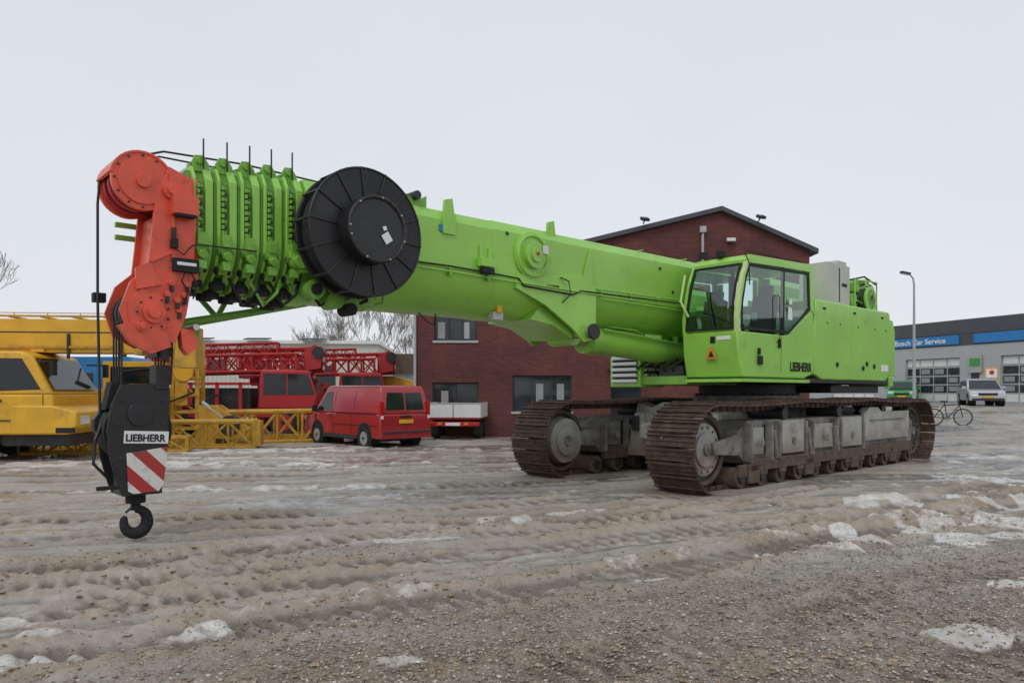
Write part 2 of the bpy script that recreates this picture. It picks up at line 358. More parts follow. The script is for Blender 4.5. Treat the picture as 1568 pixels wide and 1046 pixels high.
p.prism([(-3.95,3.3),(-3.7,3.5),(-3.6,4.0),(-3.8,4.2),(-4.1,3.8)],1.05,1.12,GREEN)
for k in range(9):
    z=3.60+.085*k
    p.tube([(-2.3,.9,z*.99),(-2.7,1.25-.08*k,z+.07),(-3.1,1.25-.05*k,z-.02),(-3.4,1.1,z+.06),(-3.8,.8+.05*k,z-.1)],.022,GREEN2 if k%2 else BLACKM,6)
p.tube([(-2.4,1.3,3.5),(-2.4,1.3,4.15),(-3.6,1.3,4.2),(-3.6,1.3,3.5)],.02,GREEN)
p.box((-2.75,1.1,4.02),(.25,.2,.2),GREEN2); p.box((-3.5,1.0,4.2),(.2,.25,.16),GREEN)
p.done()
text('lettering','LIEBHERR',.24,(1.0,1.506,2.03),(90,0,180),BLACKM,crane,bold=.008,sx=.86)

# ---------- cab
S0,S1=.36,1.50
p=Part('cab_lower_body',crane,.025)
p.prism([(2.76,1.89),(2.86,2.3),(2.885,2.70),(1.12,2.70),(.02,3.30),(.02,1.98),(.4,1.89)],S0,S1,GREEN)
p.done()
p=Part('cab_frame',crane,.012)
def pil(pts,w,s,m=GREEN,d=.07):
    for (x0,z0),(x1,z1) in zip(pts[:-1],pts[1:]):
        L=math.hypot(x1-x0,z1-z0); an=math.degrees(math.atan2(z1-z0,x1-x0))
        p.box(((x0+x1)/2,s,(z0+z1)/2),(L+.03,d,w),m,(0,-an,0))
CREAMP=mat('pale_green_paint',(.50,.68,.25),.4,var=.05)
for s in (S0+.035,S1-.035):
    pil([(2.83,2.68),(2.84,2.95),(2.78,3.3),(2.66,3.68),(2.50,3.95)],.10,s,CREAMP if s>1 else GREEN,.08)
    pil([(2.5,3.98),(1.3,4.03),(.15,4.06)],.10,s)
    pil([(.1,4.05),(.06,3.2)],.14,s)
    pil([(1.22,2.70),(1.2,4.0)],.06,s,BLACKM,.06)
p.prism([(2.56,3.98),(2.45,4.09),(.2,4.17),(.0,4.1),(.0,4.02),(2.4,3.95)],S0+.01,S1-.01,GREEN)
p.box((2.80,(S0+S1)/2,2.71),(.1,S1-S0,.06),GREEN)
p.box((2.50,(S0+S1)/2,3.95),(.1,S1-S0-.05,.08),GREEN)
p.bx(.0,.06,S0+.05,S1-.05,2.0,3.05,GREEN); p.bx(.0,.06,S0+.05,S0+.2,3.05,4.0,GREEN); p.bx(.0,.06,S1-.2,S1-.05,3.05,4.0,GREEN)
p.done()
p=Part('cab_window_seals',crane,.0)
def strip(pts,y,w,m,t=.012):
    n=len(pts)
    for i in range(n):
        (x0,z0),(x1,z1)=pts[i],pts[(i+1)%n]; L=math.hypot(x1-x0,z1-z0); an=math.degrees(math.atan2(z1-z0,x1-x0))
        p.box(((x0+x1)/2,y,(z0+z1)/2),(L+w*.6,t,w),m,(0,-an,0))
strip([(2.74,2.76),(2.73,3.2),(2.6,3.68),(2.48,3.90),(.24,3.97),(.2,3.28),(1.05,2.76)],S1+.002,.05,BLACKM)
strip([(1.35,1.98),(1.32,2.72)],S1+.001,.008,DARKM,.004)
fr=[(2.895,2.76),(2.87,3.15),(2.77,3.55),(2.62,3.90)]
for s in (S0+.10,S1-.10):
    for (x0,z0),(x1,z1) in zip(fr[:-1],fr[1:]):
        L=math.hypot(x1-x0,z1-z0); an=math.degrees(math.atan2(z1-z0,x1-x0)); p.box(((x0+x1)/2,s,(z0+z1)/2),(L+.02,.045,.02),BLACKM,(0,-an,0))
p.box((2.895,(S0+S1)/2,2.755),(.02,S1-S0-.16,.035),BLACKM)
p.box((2.61,(S0+S1)/2,3.91),(.02,S1-S0-.16,.035),BLACKM)
p.tube([(2.92,1.05,2.75),(2.91,.95,3.1),(2.84,.85,3.45)],.014,BLACKM,6)
p.done()
p=Part('cab_glass',crane,.0)
gy0,gy1=S0+.09,S1-.09
for (x0,z0),(x1,z1) in zip(fr[:-1],fr[1:]):
    p.poly([(x0-.015,gy0,z0),(x0-.015,gy1,z0),(x1-.015,gy1,z1),(x1-.015,gy0,z1)],CABGLASS)
for y in (S1-.01,S0+.01):
    p.poly([(x,y,z) for x,z in [(2.74,2.74),(2.73,3.2),(2.6,3.68),(2.48,3.92),(.22,3.98),(.18,3.24),(1.1,2.72)]],CABGLASS)
p.done()
p=Part('cab_interior',crane,.03)
p.bx(1.0,1.55,.66,1.2,2.55,2.8,SEAT); p.box((.95,.93,3.15),(.16,.48,.75),SEAT,(0,-12,0)); p.box((.86,.93,3.62),(.12,.28,.20),SEAT,(0,-12,0))
p.box((1.5,.6,2.9),(.6,.12,.14),DKGREY); p.box((1.5,1.27,2.9),(.6,.12,.14),DKGREY)
p.cyl((1.75,1.27,2.95),(1.78,1.27,3.2),.025,BLACKM,8); p.cyl((1.75,.6,2.95),(1.78,.6,3.2),.025,BLACKM,8)
p.box((2.35,.6,2.95),(.12,.3,.26),DKGREY,(0,20,0)); p.cyl((2.4,.6,2.6),(2.35,.6,3.0),.03,BLACKM,8)
p.box((2.1,1.38,3.0),(.03,.1,.14),LABEL)
p.done()
p=Part('cab_fittings',crane,.006)
p.bx(2.15,2.2,1.5,1.54,2.3,2.42,BLACKM)
p.bx(1.40,1.46,1.5,1.535,2.45,2.62,BLACKM); p.box((2.15,1.53,2.20),(.14,.03,.16),BLACKM); 
p.bx(2.87,2.885,1.08,1.36,2.55,2.62,LABEL); p.bx(2.86,2.885,.95,1.05,2.5,2.62,BLACKM)
p.tube([(2.6,1.5,4.05),(2.7,1.62,3.9),(2.72,1.64,3.5)],.012,BLACKM,6); 
p.prism([(.95,3.0),(1.10,3.0),(1.08,3.25),(.97,3.23)],1.51,1.53,LABEL)
p.bx(.98,1.06,1.51,1.54,3.30,3.40,LABEL)
p.tube([(2.5,.42,4.08),(2.45,.42,4.22),(.4,.42,4.28),(.3,.42,4.12)],.014,BLACKM,6)
p.tube([(2.5,1.42,4.08),(2.45,1.42,4.16),(.4,1.42,4.2),(.3,1.42,4.12)],.014,BLACKM,6)
p.box((2.45,.9,4.16),(.16,.12,.12),BLACKM); p.box((2.4,.5,4.2),(.12,.12,.12),BLACKM)
p.tube([(2.9,.5,3.0),(2.97,.38,3.3),(2.8,.36,3.8)],.025,CREAMP,6)
p.bx(.3,2.7,1.45,1.56,1.80,1.86,GREEN); p.bx(2.7,2.85,.4,1.5,1.80,1.86,GREEN)
p.tube([(1.5,1.5,2.55),(1.5,1.56,2.6),(1.5,1.56,3.4),(1.5,1.5,3.45)],.010,BLACKM,6)
p.done()
p=Part('warning_label',crane,0)
p.add([(2.895,.86,2.22),(2.895,1.10,2.22),(2.90,.98,2.45)],[(0,1,2)],ORANGE)
p.add([(2.898,.92,2.25),(2.898,1.04,2.25),(2.901,.98,2.37)],[(0,1,2)],BLACKM)
p.done()

# ---------- boom
SC=-.45
def boomsec(k=1.0,kz=None):
    kz=kz or k; pts=[]
    w,r=.60,.60
    pts+=[(-w,3.34),(-w,4.02),(-w+.10,4.17),(w-.10,4.17),(w,4.02),(w,3.34)]
    for i in range(1,16):
        t=math.pi*i/16; pts.append((r*math.cos(t),3.34-.60*math.sin(t)))
    return [(SC+y*k,3.45+(z-3.45)*kz) for y,z in pts]
p=Part('boom_base_section',crane,.008)
p.prism(boomsec(),-3.35,10.35,GREEN,'x')
p.prism(boomsec(1.05,1.04),10.16,10.36,GREEN,'x')
p.prism(boomsec(1.03),9.2,9.26,GREEN,'x')
p.prism(boomsec(1.015),6.0,7.35,GREEN,'x')
p.done()
p=Part('telescopic_sections',crane,.006)
xs=10.36
for i in range(5):
    k=.99-.025*i; x0=xs+i*.262
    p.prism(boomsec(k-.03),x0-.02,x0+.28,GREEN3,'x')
    p.prism(boomsec(k+.018),x0+.03,x0+.115,GREEN,'x')
    p.prism(boomsec(k+.03),x0+.215,x0+.250,GREEN,'x')
    yn=SC+.6*k
    for j in range(9):
        z=3.40+j*.068*k
        p.cyl((x0+.165,yn-.02,z),(x0+.165,yn+.03,z),.018,DARKM if j%2 else GREEN2,8)
        p.box((x0+.195,yn+.015,z),(.03,.05,.045),GREEN2)
    for t in (12,34,56,78,100):
        tt=R(t); y=SC+.62*k*math.cos(tt); z=3.33-.63*k*math.sin(tt)
        p.box((x0+.17,y,z),(.10,.12,.09),DARKM if t>40 else GREEN2,(-t,0,0))
        p.cyl((x0+.08,y,z-.02),(x0+.25,y,z-.02),.045,BLACKM if t>30 else GREEN3,8)
    p.box((x0+.17,yn+.05,3.30),(.10,.09,.14),GREEN2); p.cyl((x0+.17,yn+.05,3.14),(x0+.17,yn+.13,3.12),.05,GREEN2,10); p.box((x0+.17,yn+.05,3.02),(.09,.09,.1),GREEN2)
    zt=3.45+.72*k
    for y in (SC+.42,SC-.42):
        p.prism([(x0+.02,zt-.02),(x0+.20,zt-.02),(x0+.23,zt+.08),(x0+.19,zt+.16),(x0+.10,zt+.17),(x0+.04,zt+.08)],y,y+.03,GREEN2)
        p.cyl((x0+.14,y-.03,zt+.10),(x0+.14,y+.06,zt+.10),.045,GREEN2,12)
    p.cyl((x0+.14,SC-.42,zt+.10),(x0+.14,SC+.42,zt+.10),.025,STEEL,8)
    p.box((x0+.14,SC+.3,zt+.03),(.16,.10,.12),GREEN2)
    p.cyl((x0+.12,SC+.50,zt),(x0+.12,SC+.50,zt+.34),.011,DARKM,6)
p.done()
p=Part('boom_fittings',crane,.006)
yN=SC+.6
p.cyl((6.6,yN,3.72),(6.6,yN+.05,3.72),.36,GREEN,40); p.torus((6.6,yN+.05,3.72),.31,.03,GREEN,36)
p.cyl((6.6,yN+.05,3.72),(6.6,yN+.13,3.72),.20,GREEN,32); p.cyl((6.6,yN+.13,3.72),(6.6,yN+.16,3.72),.11,GREEN,24)
p.box((6.42,yN+.15,3.82),(.11,.02,.13),WHITE); p.cyl((6.6,yN+.15,3.74),(6.6,yN+.18,3.74),.03,REDL,10)
brk=[(6.95,3.2),(6.90,3.42),(6.5,3.40),(5.3,3.55),(5.12,3.3),(5.12,2.66),(5.22,2.48),(5.42,2.45),(5.7,2.66),(6.3,2.98)]
for y in (yN-.01,SC-.63): p.prism(brk,y,y+.05,GREEN)
p.prism([(6.5,2.76),(6.0,2.70),(5.55,2.50),(5.45,2.9),(6.3,3.0)],SC-.55,SC+.50,GREEN)
p.prism([(5.28,2.8),(5.18,3.6),(5.26,4.0),(5.4,3.6),(5.4,2.8)],yN+.005,yN+.035,GREEN)
p.cyl((5.3,SC-.75,2.62),(5.3,SC+.74,2.62),.10,STEEL,24); p.cyl((5.3,SC+.72,2.62),(5.3,SC+.78,2.62),.13,DARKM,24)
for x in (8.15,6.1): p.prism([(x-.1,4.1),(x+.1,4.1),(x+.08,4.32),(x-.06,4.36)],yN-.08,yN-.04,GREEN)
for x in (8.15,): p.box((x+.05,yN+.01,3.98),(.22,.04,.3),GREEN)
p.prism([(8.5,4.15),(9.2,4.15),(9.15,4.35),(9.0,4.42),(8.9,4.28),(8.6,4.28),(8.5,4.33)],yN-.25,yN-.1,GREEN2)
p.cyl((8.7,yN-.3,4.3),(8.7,yN-.02,4.3),.06,DARKM,12)
p.bx(-3.3,9.2,yN+.001,yN+.012,3.355,3.375,GREEN)
p.tube([(9.2,yN+.05,3.37),(8.2,yN+.045,3.38),(7.4,yN+.05,3.36),(6.9,yN+.05,3.34),(6.8,yN+.06,3.24),(5.7,yN+.06,3.20),(5.5,yN+.05,3.28),(2.6,yN+.05,3.30)],.014,BLACKM,6)
p.tube([(9.0,yN+.05,3.32),(5.0,yN+.05,3.25),(2.2,yN+.05,3.22)],.012,GREEN,6)
p.tube([(5.0,yN+.05,3.20),(2.2,yN+.05,3.16)],.012,GREEN,6)
for x in (9.0,8.2,7.5,5.0,4.2,3.4,2.7): p.box((x,yN+.03,3.30),(.04,.06,.11),GREEN2)
p.box((7.55,yN+.06,3.5),(.26,.10,.12),GREEN); p.box((7.55,yN+.08,3.38),(.2,.1,.08),BLACKM)
p.box((7.62,yN+.02,3.62),(.05,.03,.28),GREEN); p.box((7.45,yN+.02,3.62),(.05,.03,.22),GREEN)
p.box((6.15,yN+.02,3.3),(.3,.04,.04),BLACKM); p.tube([(6.0,yN+.06,3.45),(5.85,yN+.1,3.4),(5.8,yN+.1,3.2),(5.95,yN+.06,3.05)],.012,BLACKM,6)
p.box((7.1,yN-.25,2.78),(.2,.12,.12),BEIGE); p.box((7.1,yN-.20,2.88),(.1,.1,.1),YELLOW)
for x,z in ((7.1,4.0),(3.3,3.9),(2.9,3.5)): p.cyl((x,yN,z),(x,yN+.02,z),.03,DARKM,10)
p.box((8.3,yN+.012,3.9),(.12,.02,.1),BLUE)
for x in (-1,1.0,2.45,3.8): p.bx(x-.012,x+.012,SC-.601,SC+.603,4.17,4.185,GREEN)
for k in range(8):
    x=9.2+.24*k; p.tube([(x,yN-.1,2.95),(x+.1,yN+.05,2.78),(x+.22,yN-.05,2.74-.02*k),(x+.35,yN-.15,2.92)],.02,BLACKM if k%2 else GREEN2,6)
p.tube([(8.5,yN-.3,2.74),(8.45,yN-.15,2.6),(8.3,yN-.2,2.56),(8.2,yN-.3,2.74)],.010,BLACKM,6)
p.box((9.6,yN-.1,2.78),(.4,.2,.14),GREEN2); p.cyl((10.0,yN-.15,2.75),(10.0,yN+.1,2.75),.11,GREEN2,18); p.cyl((10.3,yN-.1,2.85),(10.3,yN+.16,2.85),.12,GREEN2,18); p.cyl((10.3,yN+.16,2.85),(10.3,yN+.19,2.85),.07,BLACKM,14)
p.cyl((9.75,yN-.2,2.66),(9.75,yN+.05,2.66),.08,BLACKM,14)
p.box((10.25,yN+.10,3.12),(.5,.12,.12),GREEN2,(0,8,0)); p.cyl((10.5,yN,3.15),(10.5,yN+.2,3.15),.08,GREEN2,14)
p.prism([(10.1,2.95),(10.6,3.2),(10.6,3.28),(10.1,3.08)],yN+.05,yN+.09,GREEN)
p.done()
p=Part('jib_adapter_frame',crane,0)
p.cyl((9.7,-1.1,2.86),(11.6,-1.1,2.40),.05,GREEN2,10); p.cyl((10.0,-.75,2.78),(11.55,-.75,2.44),.04,GREEN2,10); p.cyl((10.2,-1.1,2.95),(11.6,-1.1,2.90),.04,GREEN2,10)
for (x0,z0,x1,z1) in ((10.4,2.70,10.75,2.95),(10.75,2.95,10.95,2.57),(10.95,2.57,11.3,2.95),(11.3,2.95,11.5,2.45),(11.58,2.42,11.58,2.95)):
    p.cyl((x0,-1.1,z0),(x1,-1.1,z1),.035,GREEN2,8)
for x,z in ((10.5,2.68),(11.0,2.56),(11.5,2.45)): p.cyl((x,-1.1,z),(x,-.75,z+.0),.03,GREEN2,8)
p.box((11.58,-.95,2.68),(.06,.3,.5),GREEN2); p.box((11.45,-.9,2.36),(.3,.35,.12),GREEN2)
p.box((12.12,-.62,3.48),(.26,.06,.05),GREEN2); p.box((12.12,-.62,3.34),(.26,.06,.05),GREEN2)
p.done()
rc=(9.84,0,3.53)
p=Part('cable_reel',crane,.004)
for y,rr in ((.36,.74),(.70,.755)): p.cyl((rc[0],y,rc[2]),(rc[0],y+.02,rc[2]),rr,BLACK,64)
p.cyl((rc[0],.38,rc[2]),(rc[0],.70,rc[2]),.55,BLACKM,48)
for y in np.linspace(.41,.68,7): p.torus((rc[0],y,rc[2]),.60,.022,RUBBER,56,6); p.torus((rc[0],y,rc[2]),.67,.022,RUBBER,56,6)
p.torus((rc[0],.72,rc[2]),.757,.016,BLACK,64,8); p.torus((rc[0],.36,rc[2]),.745,.016,BLACK,64,8)
for r in np.linspace(.44,.72,12): p.torus((rc[0],.720,rc[2]),r,.0065,BLACK,56,4)
for k in range(14):
    t=2*math.pi*k/14+.1; p.box((rc[0]+.57*math.cos(t),.73,rc[2]+.57*math.sin(t)),(.36,.018,.018),BLACK,(0,-math.degrees(t),0))
    p.box((rc[0]+.757*math.cos(t),.54,rc[2]+.757*math.sin(t)),(.025,.40,.03),DARKM,(0,-math.degrees(t),0))
p.cyl((rc[0],.72,rc[2]),(rc[0],.94,rc[2]),.40,BLACK,48,r1=.375); p.torus((rc[0],.94,rc[2]),.375,.025,BLACK,48,8)
for k in range(22):
    t=2*math.pi*k/22; p.cyl((rc[0]+.375*math.cos(t),.95,rc[2]+.375*math.sin(t)),(rc[0]+.375*math.cos(t),.975,rc[2]+.375*math.sin(t)),.012,ALU if k%3==0 else DARKM,8)
p.box((rc[0]-.12,.952,rc[2]-.09),(.11,.012,.12),LABEL,(0,35,0)); p.box((rc[0]-.09,.952,rc[2]+.02),(.05,.012,.05),LABEL,(0,20,0))
p.box((rc[0],.25,rc[2]),(.3,.25,.3),GREEN)
p.done()
p=Part('luffing_cylinder',crane,.004)
p.cyl((4.75,SC+.1,2.56),(1.0,SC+.1,2.30),.24,GREEN,36); p.cyl((4.82,SC+.1,2.565),(4.6,SC+.1,2.55),.27,GREEN,36)
p.cyl((5.3,SC+.1,2.6),(4.8,SC+.1,2.565),.14,STEEL,28); p.cyl((5.3,SC-.2,2.6),(5.3,SC+.3,2.6),.19,GREEN,28)
p.tube([(4.6,SC+.36,2.72),(4.0,SC+.38,2.68),(2.0,SC+.36,2.54)],.022,GREEN,6); p.tube([(4.5,SC+.2,2.80),(3.6,SC+.3,2.76),(3.3,SC+.2,2.7)],.02,GREEN,6)
p.bx(.6,1.3,SC-.45,SC-.35,1.9,2.5,GREEN); p.bx(.6,1.3,SC+.45,SC+.52,1.9,2.5,GREEN)
p.bx(1.6,2.7,-.3,.25,1.93,2.12,DARKM); p.cyl((2.3,.1,2.2),(2.3,.3,2.2),.1,BLACKM,14)
for k in range(5): p.tube([(2.6,-.8+.2*k,1.95),(2.8,-.75+.2*k,2.1),(2.6,-.6+.2*k,2.25),(2.0,-.5+.1*k,2.2)],.022,BLACKM,6)
p.done()
# boom head
yF=SC+.02; yP=SC+.55; yB=SC-.5
p=Part('boom_head',crane,.012)
plate=[(11.66,3.92),(11.92,4.02),(12.06,3.62),(12.10,3.2),(12.13,2.92),(12.30,2.76),(12.40,2.47),(12.32,2.22),(12.1,2.10),(11.85,2.16),(11.74,2.45),(11.68,2.82),(11.64,3.3)]
for y in (yP,yF-.04): p.prism(plate,y,y+.04,RED)
p.prism([(11.60,3.95),(11.60,2.85),(11.80,2.85),(11.80,3.95)],yB,yP,RED)
p.prism([(12.02,3.5),(12.05,3.1),(12.08,2.85),(12.00,2.85),(11.9,3.3)],yF,yP,RED)
for y in (yP-.05,yF-.02):
    p.cyl((12.17,y,3.82),(12.17,y+.06,3.82),.30,RED,44)
    p.cyl((12.17,y+.05,3.82),(12.17,y+.08,3.82),.24,RED,44)
p.cyl((12.17,yP,3.82),(12.17,yP+.06,3.82),.07,RED,20)
for k in range(12):
    t=2*math.pi*k/12; p.cyl((12.17+.27*math.cos(t),yP,3.82+.27*math.sin(t)),(12.17+.27*math.cos(t),yP+.025,3.82+.27*math.sin(t)),.012,DARKM,6)
p.cyl((12.17,yF,3.82),(12.17,yP,3.82),.10,DARKM,20)
for k in range(3):
    y=yF+.08+k*.17; p.cyl((12.17,y,3.82),(12.17,y+.07,3.82),.27,REDP,36)
hood=[]
for t in range(10,215,12): hood.append((12.17+.32*math.cos(R(t)),3.82+.32*math.sin(R(t))))
hood+= [(12.17+.295*math.cos(R(t)),3.82+.295*math.sin(R(t))) for t in range(211,6,-12)]
p.prism(hood,yF,yP+.02,RED)
for k in range(4):
    y=yF+.04+k*.13; p.cyl((12.1,y,2.45),(12.1,y+.06,2.45),.25,DARKM,32)
for (x,z,r) in ((12.08,2.45,.11),(11.90,3.76,.09),(12.2,2.3,.05)):
    p.cyl((x,yP+.03,z),(x,yP+.10,z),r,RED,28); p.cyl((x,yP+.10,z),(x,yP+.13,z),r*.55,RED,20)
p.box((11.78,yP+.09,3.62),(.26,.14,.22),RED); p.box((11.78,yP+.13,3.50),(.2,.1,.03),BLACKM)
p.prism([(11.68,3.5),(11.92,3.55),(11.92,3.95),(11.7,3.9)],yP+.04,yP+.07,RED)
p.box((11.88,yP+.05,3.35),(.03,.03,.6),RED); p.box((12.0,yP+.05,3.05),(.25,.03,.03),RED,(0,30,0))
p.box((11.76,yP+.07,2.98),(.26,.08,.14),BLACKM); p.box((11.76,yP+.115,2.99),(.20,.008,.035),LABEL)
p.box((11.88,yP+.08,3.2),(.06,.09,.10),BLACKM); p.box((11.88,yP+.07,3.31),(.04,.05,.12),DARKM); p.tube([(11.88,yP+.1,3.15),(11.8,yP+.14,3.08),(11.7,yP+.1,3.2),(11.6,yP+.1,3.22),(11.0,yP+.14,3.22)],.009,BLACKM,5)
p.tube([(11.76,yP+.08,2.92),(11.82,yP+.13,2.8),(11.74,yP+.12,2.7),(11.8,yP+.09,2.55)],.01,BLACKM,5); p.tube([(11.72,yP+.08,2.92),(11.66,yP+.13,2.8),(11.7,yP+.12,2.62)],.01,BLACKM,5)
p.prism([(12.26,2.9),(12.12,2.98),(12.0,2.75),(12.25,2.68)],yP+.04,yP+.08,RED)
p.prism([(12.42,2.3),(12.3,2.12),(12.1,2.02),(11.9,2.10),(11.95,2.25),(12.3,2.35)],yP-.02,yP+.07,RED)
p.prism([(11.98,2.62),(12.2,2.70),(12.32,2.55),(12.32,2.36),(12.15,2.22),(11.95,2.3)],yP+.04,yP+.06,RED)
for x,z in ((11.76,2.66),(11.84,2.6),(11.74,2.78),(11.90,2.78),(11.94,2.66),(11.82,2.50)):
    p.cyl((x,yP+.04,z),(x,yP+.08,z),.035,RED,12); p.box((x,yP+.06,z-.06),(.03,.05,.07),DARKM)
for t in range(0,360,40):
    p.cyl((12.08+.16*math.cos(R(t)),yP+.04,2.45+.16*math.sin(R(t))),(12.08+.16*math.cos(R(t)),yP+.072,2.45+.16*math.sin(R(t))),.013,DARKM,6)
p.prism([(11.66,2.3),(11.8,2.3),(11.78,2.1),(11.72,2.02),(11.62,2.12)],yP-.1,yP+.04,RED)
p.cyl((11.66,yP-.15,2.32),(11.66,yP+.12,2.32),.035,STEEL,10)
p.box((12.48,yF+.1,2.62),(.12,.1,.1),BLACKM)
p.bx(11.8,11.95,yB+.1,yF,2.3,3.6,RED)
p.bx(11.85,12.0,yF+.1,yP-.1,2.0,2.35,DARKM)
p.done()
p=Part('hoist_ropes',crane,0)
p.tube([(12.17,SC+.35,4.13),(11.9,SC+.35,4.24),(11.0,SC+.3,4.30),(9.8,SC+.2,4.30),(8.8,SC+.1,4.28)],.013,ROPE,6)
p.tube([(12.17,SC+.2,4.12),(11.9,SC+.2,4.22),(9.5,SC+.1,4.27),(2,SC+.0,4.27)],.012,ROPE,6)
p.tube([(12.49,SC+.2,3.85),(12.51,SC+.2,3.6),(12.51,SC+.2,2.6),(12.50,SC+.25,1.4)],.014,ROPE,6)
for k in range(4):
    s=-.36+.1*k
    p.cyl((12.33,s,2.5),(12.33,s,1.3),.010,ROPE,6); p.cyl((11.88,s,2.5),(11.93,s,1.5),.010,ROPE,6)
p.tube([(11.98,.1,2.35),(11.98,.1,1.95)],.008,ROPE,6)
p.tube([(11.9,.12,2.35),(11.88,.12,2.05),(11.9,.12,1.7)],.012,BLACKM,6)
p.box((11.95,.08,2.05),(.05,.05,.16),DARKM)
p.done()
hk=empty('hook_block',(12.13,-.02,.03),0,crane)
p=Part('block_side_plates',hk,.012)
pl=[(-.27,1.62),(-.1,1.68),(.22,1.67),(.31,1.45),(.35,1.2),(.32,.9),(.24,.6),(.2,.5),(-.17,.50),(-.2,.6),(-.25,1.0)]
for y in (0,-.40): p.prism(pl,y-.03,y,BLACK)
p.prism([(-.24,1.58),(.16,1.62),(.2,1.50),(-.24,1.46)],-.40,-.02,BLACK)
p.bx(-.2,.2,-.38,-.03,.5,.72,BLACK)
for k in range(4):
    y=-.36+k*.085; p.cyl((.03,y,1.18),(.03,y+.05,1.18),.34,BLACKM,36); p.torus((.03,y+.025,1.18),.33,.02,DARKM,36,6)
p.cyl((.03,-.46,1.30),(.03,-.02,1.30),.08,DARKM,20); p.cyl((.03,.0,1.36),(.03,.02,1.36),.13,BLACK,24)
p.prism([(.30,1.45),(.40,1.3),(.40,1.2),(.34,1.1)],-.42,-.30,BLACK); p.tube([(.33,-.2,1.3),(.43,-.1,1.1),(.45,-.1,.85),(.32,-.1,.7)],.018,BLACK,8)
p.bx(-.26,-.12,-.2,.02,1.62,1.88,DARKM); p.prism([(.28,1.70),(.1,1.70),(.18,1.5),(.34,1.4)],-.3,-.1,BLACKM)
p.box((.34,-.02,.60),(.2,.05,.04),BLACKM); 
for x,z in ((-.2,1.5),(.2,1.5),(.25,1.25),(-.2,1.25),(.22,.9)): p.cyl((x,0,z),(x,.015,z),.022,DARKM,8)
p.done()
p=Part('hazard_board',hk,.003)
p.prism([(-.245,1.0),(.165,.95),(.15,.55),(.10,.52),(-.15,.53),(-.20,.6)],.003,.02,STRIPE); p.done()
p=Part('name_board',hk,.002)
p.box((-.03,.012,1.11),(.44,.02,.13),LABEL,(0,-3,0)); p.done()
text('block_lettering','LIEBHERR',.105,(.18,.025,1.08),(90,3,180),BLACKM,hk,bold=.003,sx=.88)
p=Part('hook',hk,0)
p.cyl((.02,-.2,.52),(.02,-.2,.40),.10,BLACKM,20); p.cyl((.02,-.2,.42),(.02,-.2,.32),.05,BLACKM,16)
pts=[];rs=[]
for t in range(90,-215,-15):
    f=(90-t)/305; q=.118
    pts.append((.02+q*math.cos(R(180-t)),-.2,.200+q*1.1*math.sin(R(t)))); rs.append(.040+.028*math.sin(math.pi*min(1,f*1.1)))
rs[-1]=.018
p.tube(pts,.05,BLACKM,12,rs)
p.tube([(.12,-.2,.30),(.05,-.19,.36),(.0,-.2,.38)],.013,DARKM,6)
p.done()

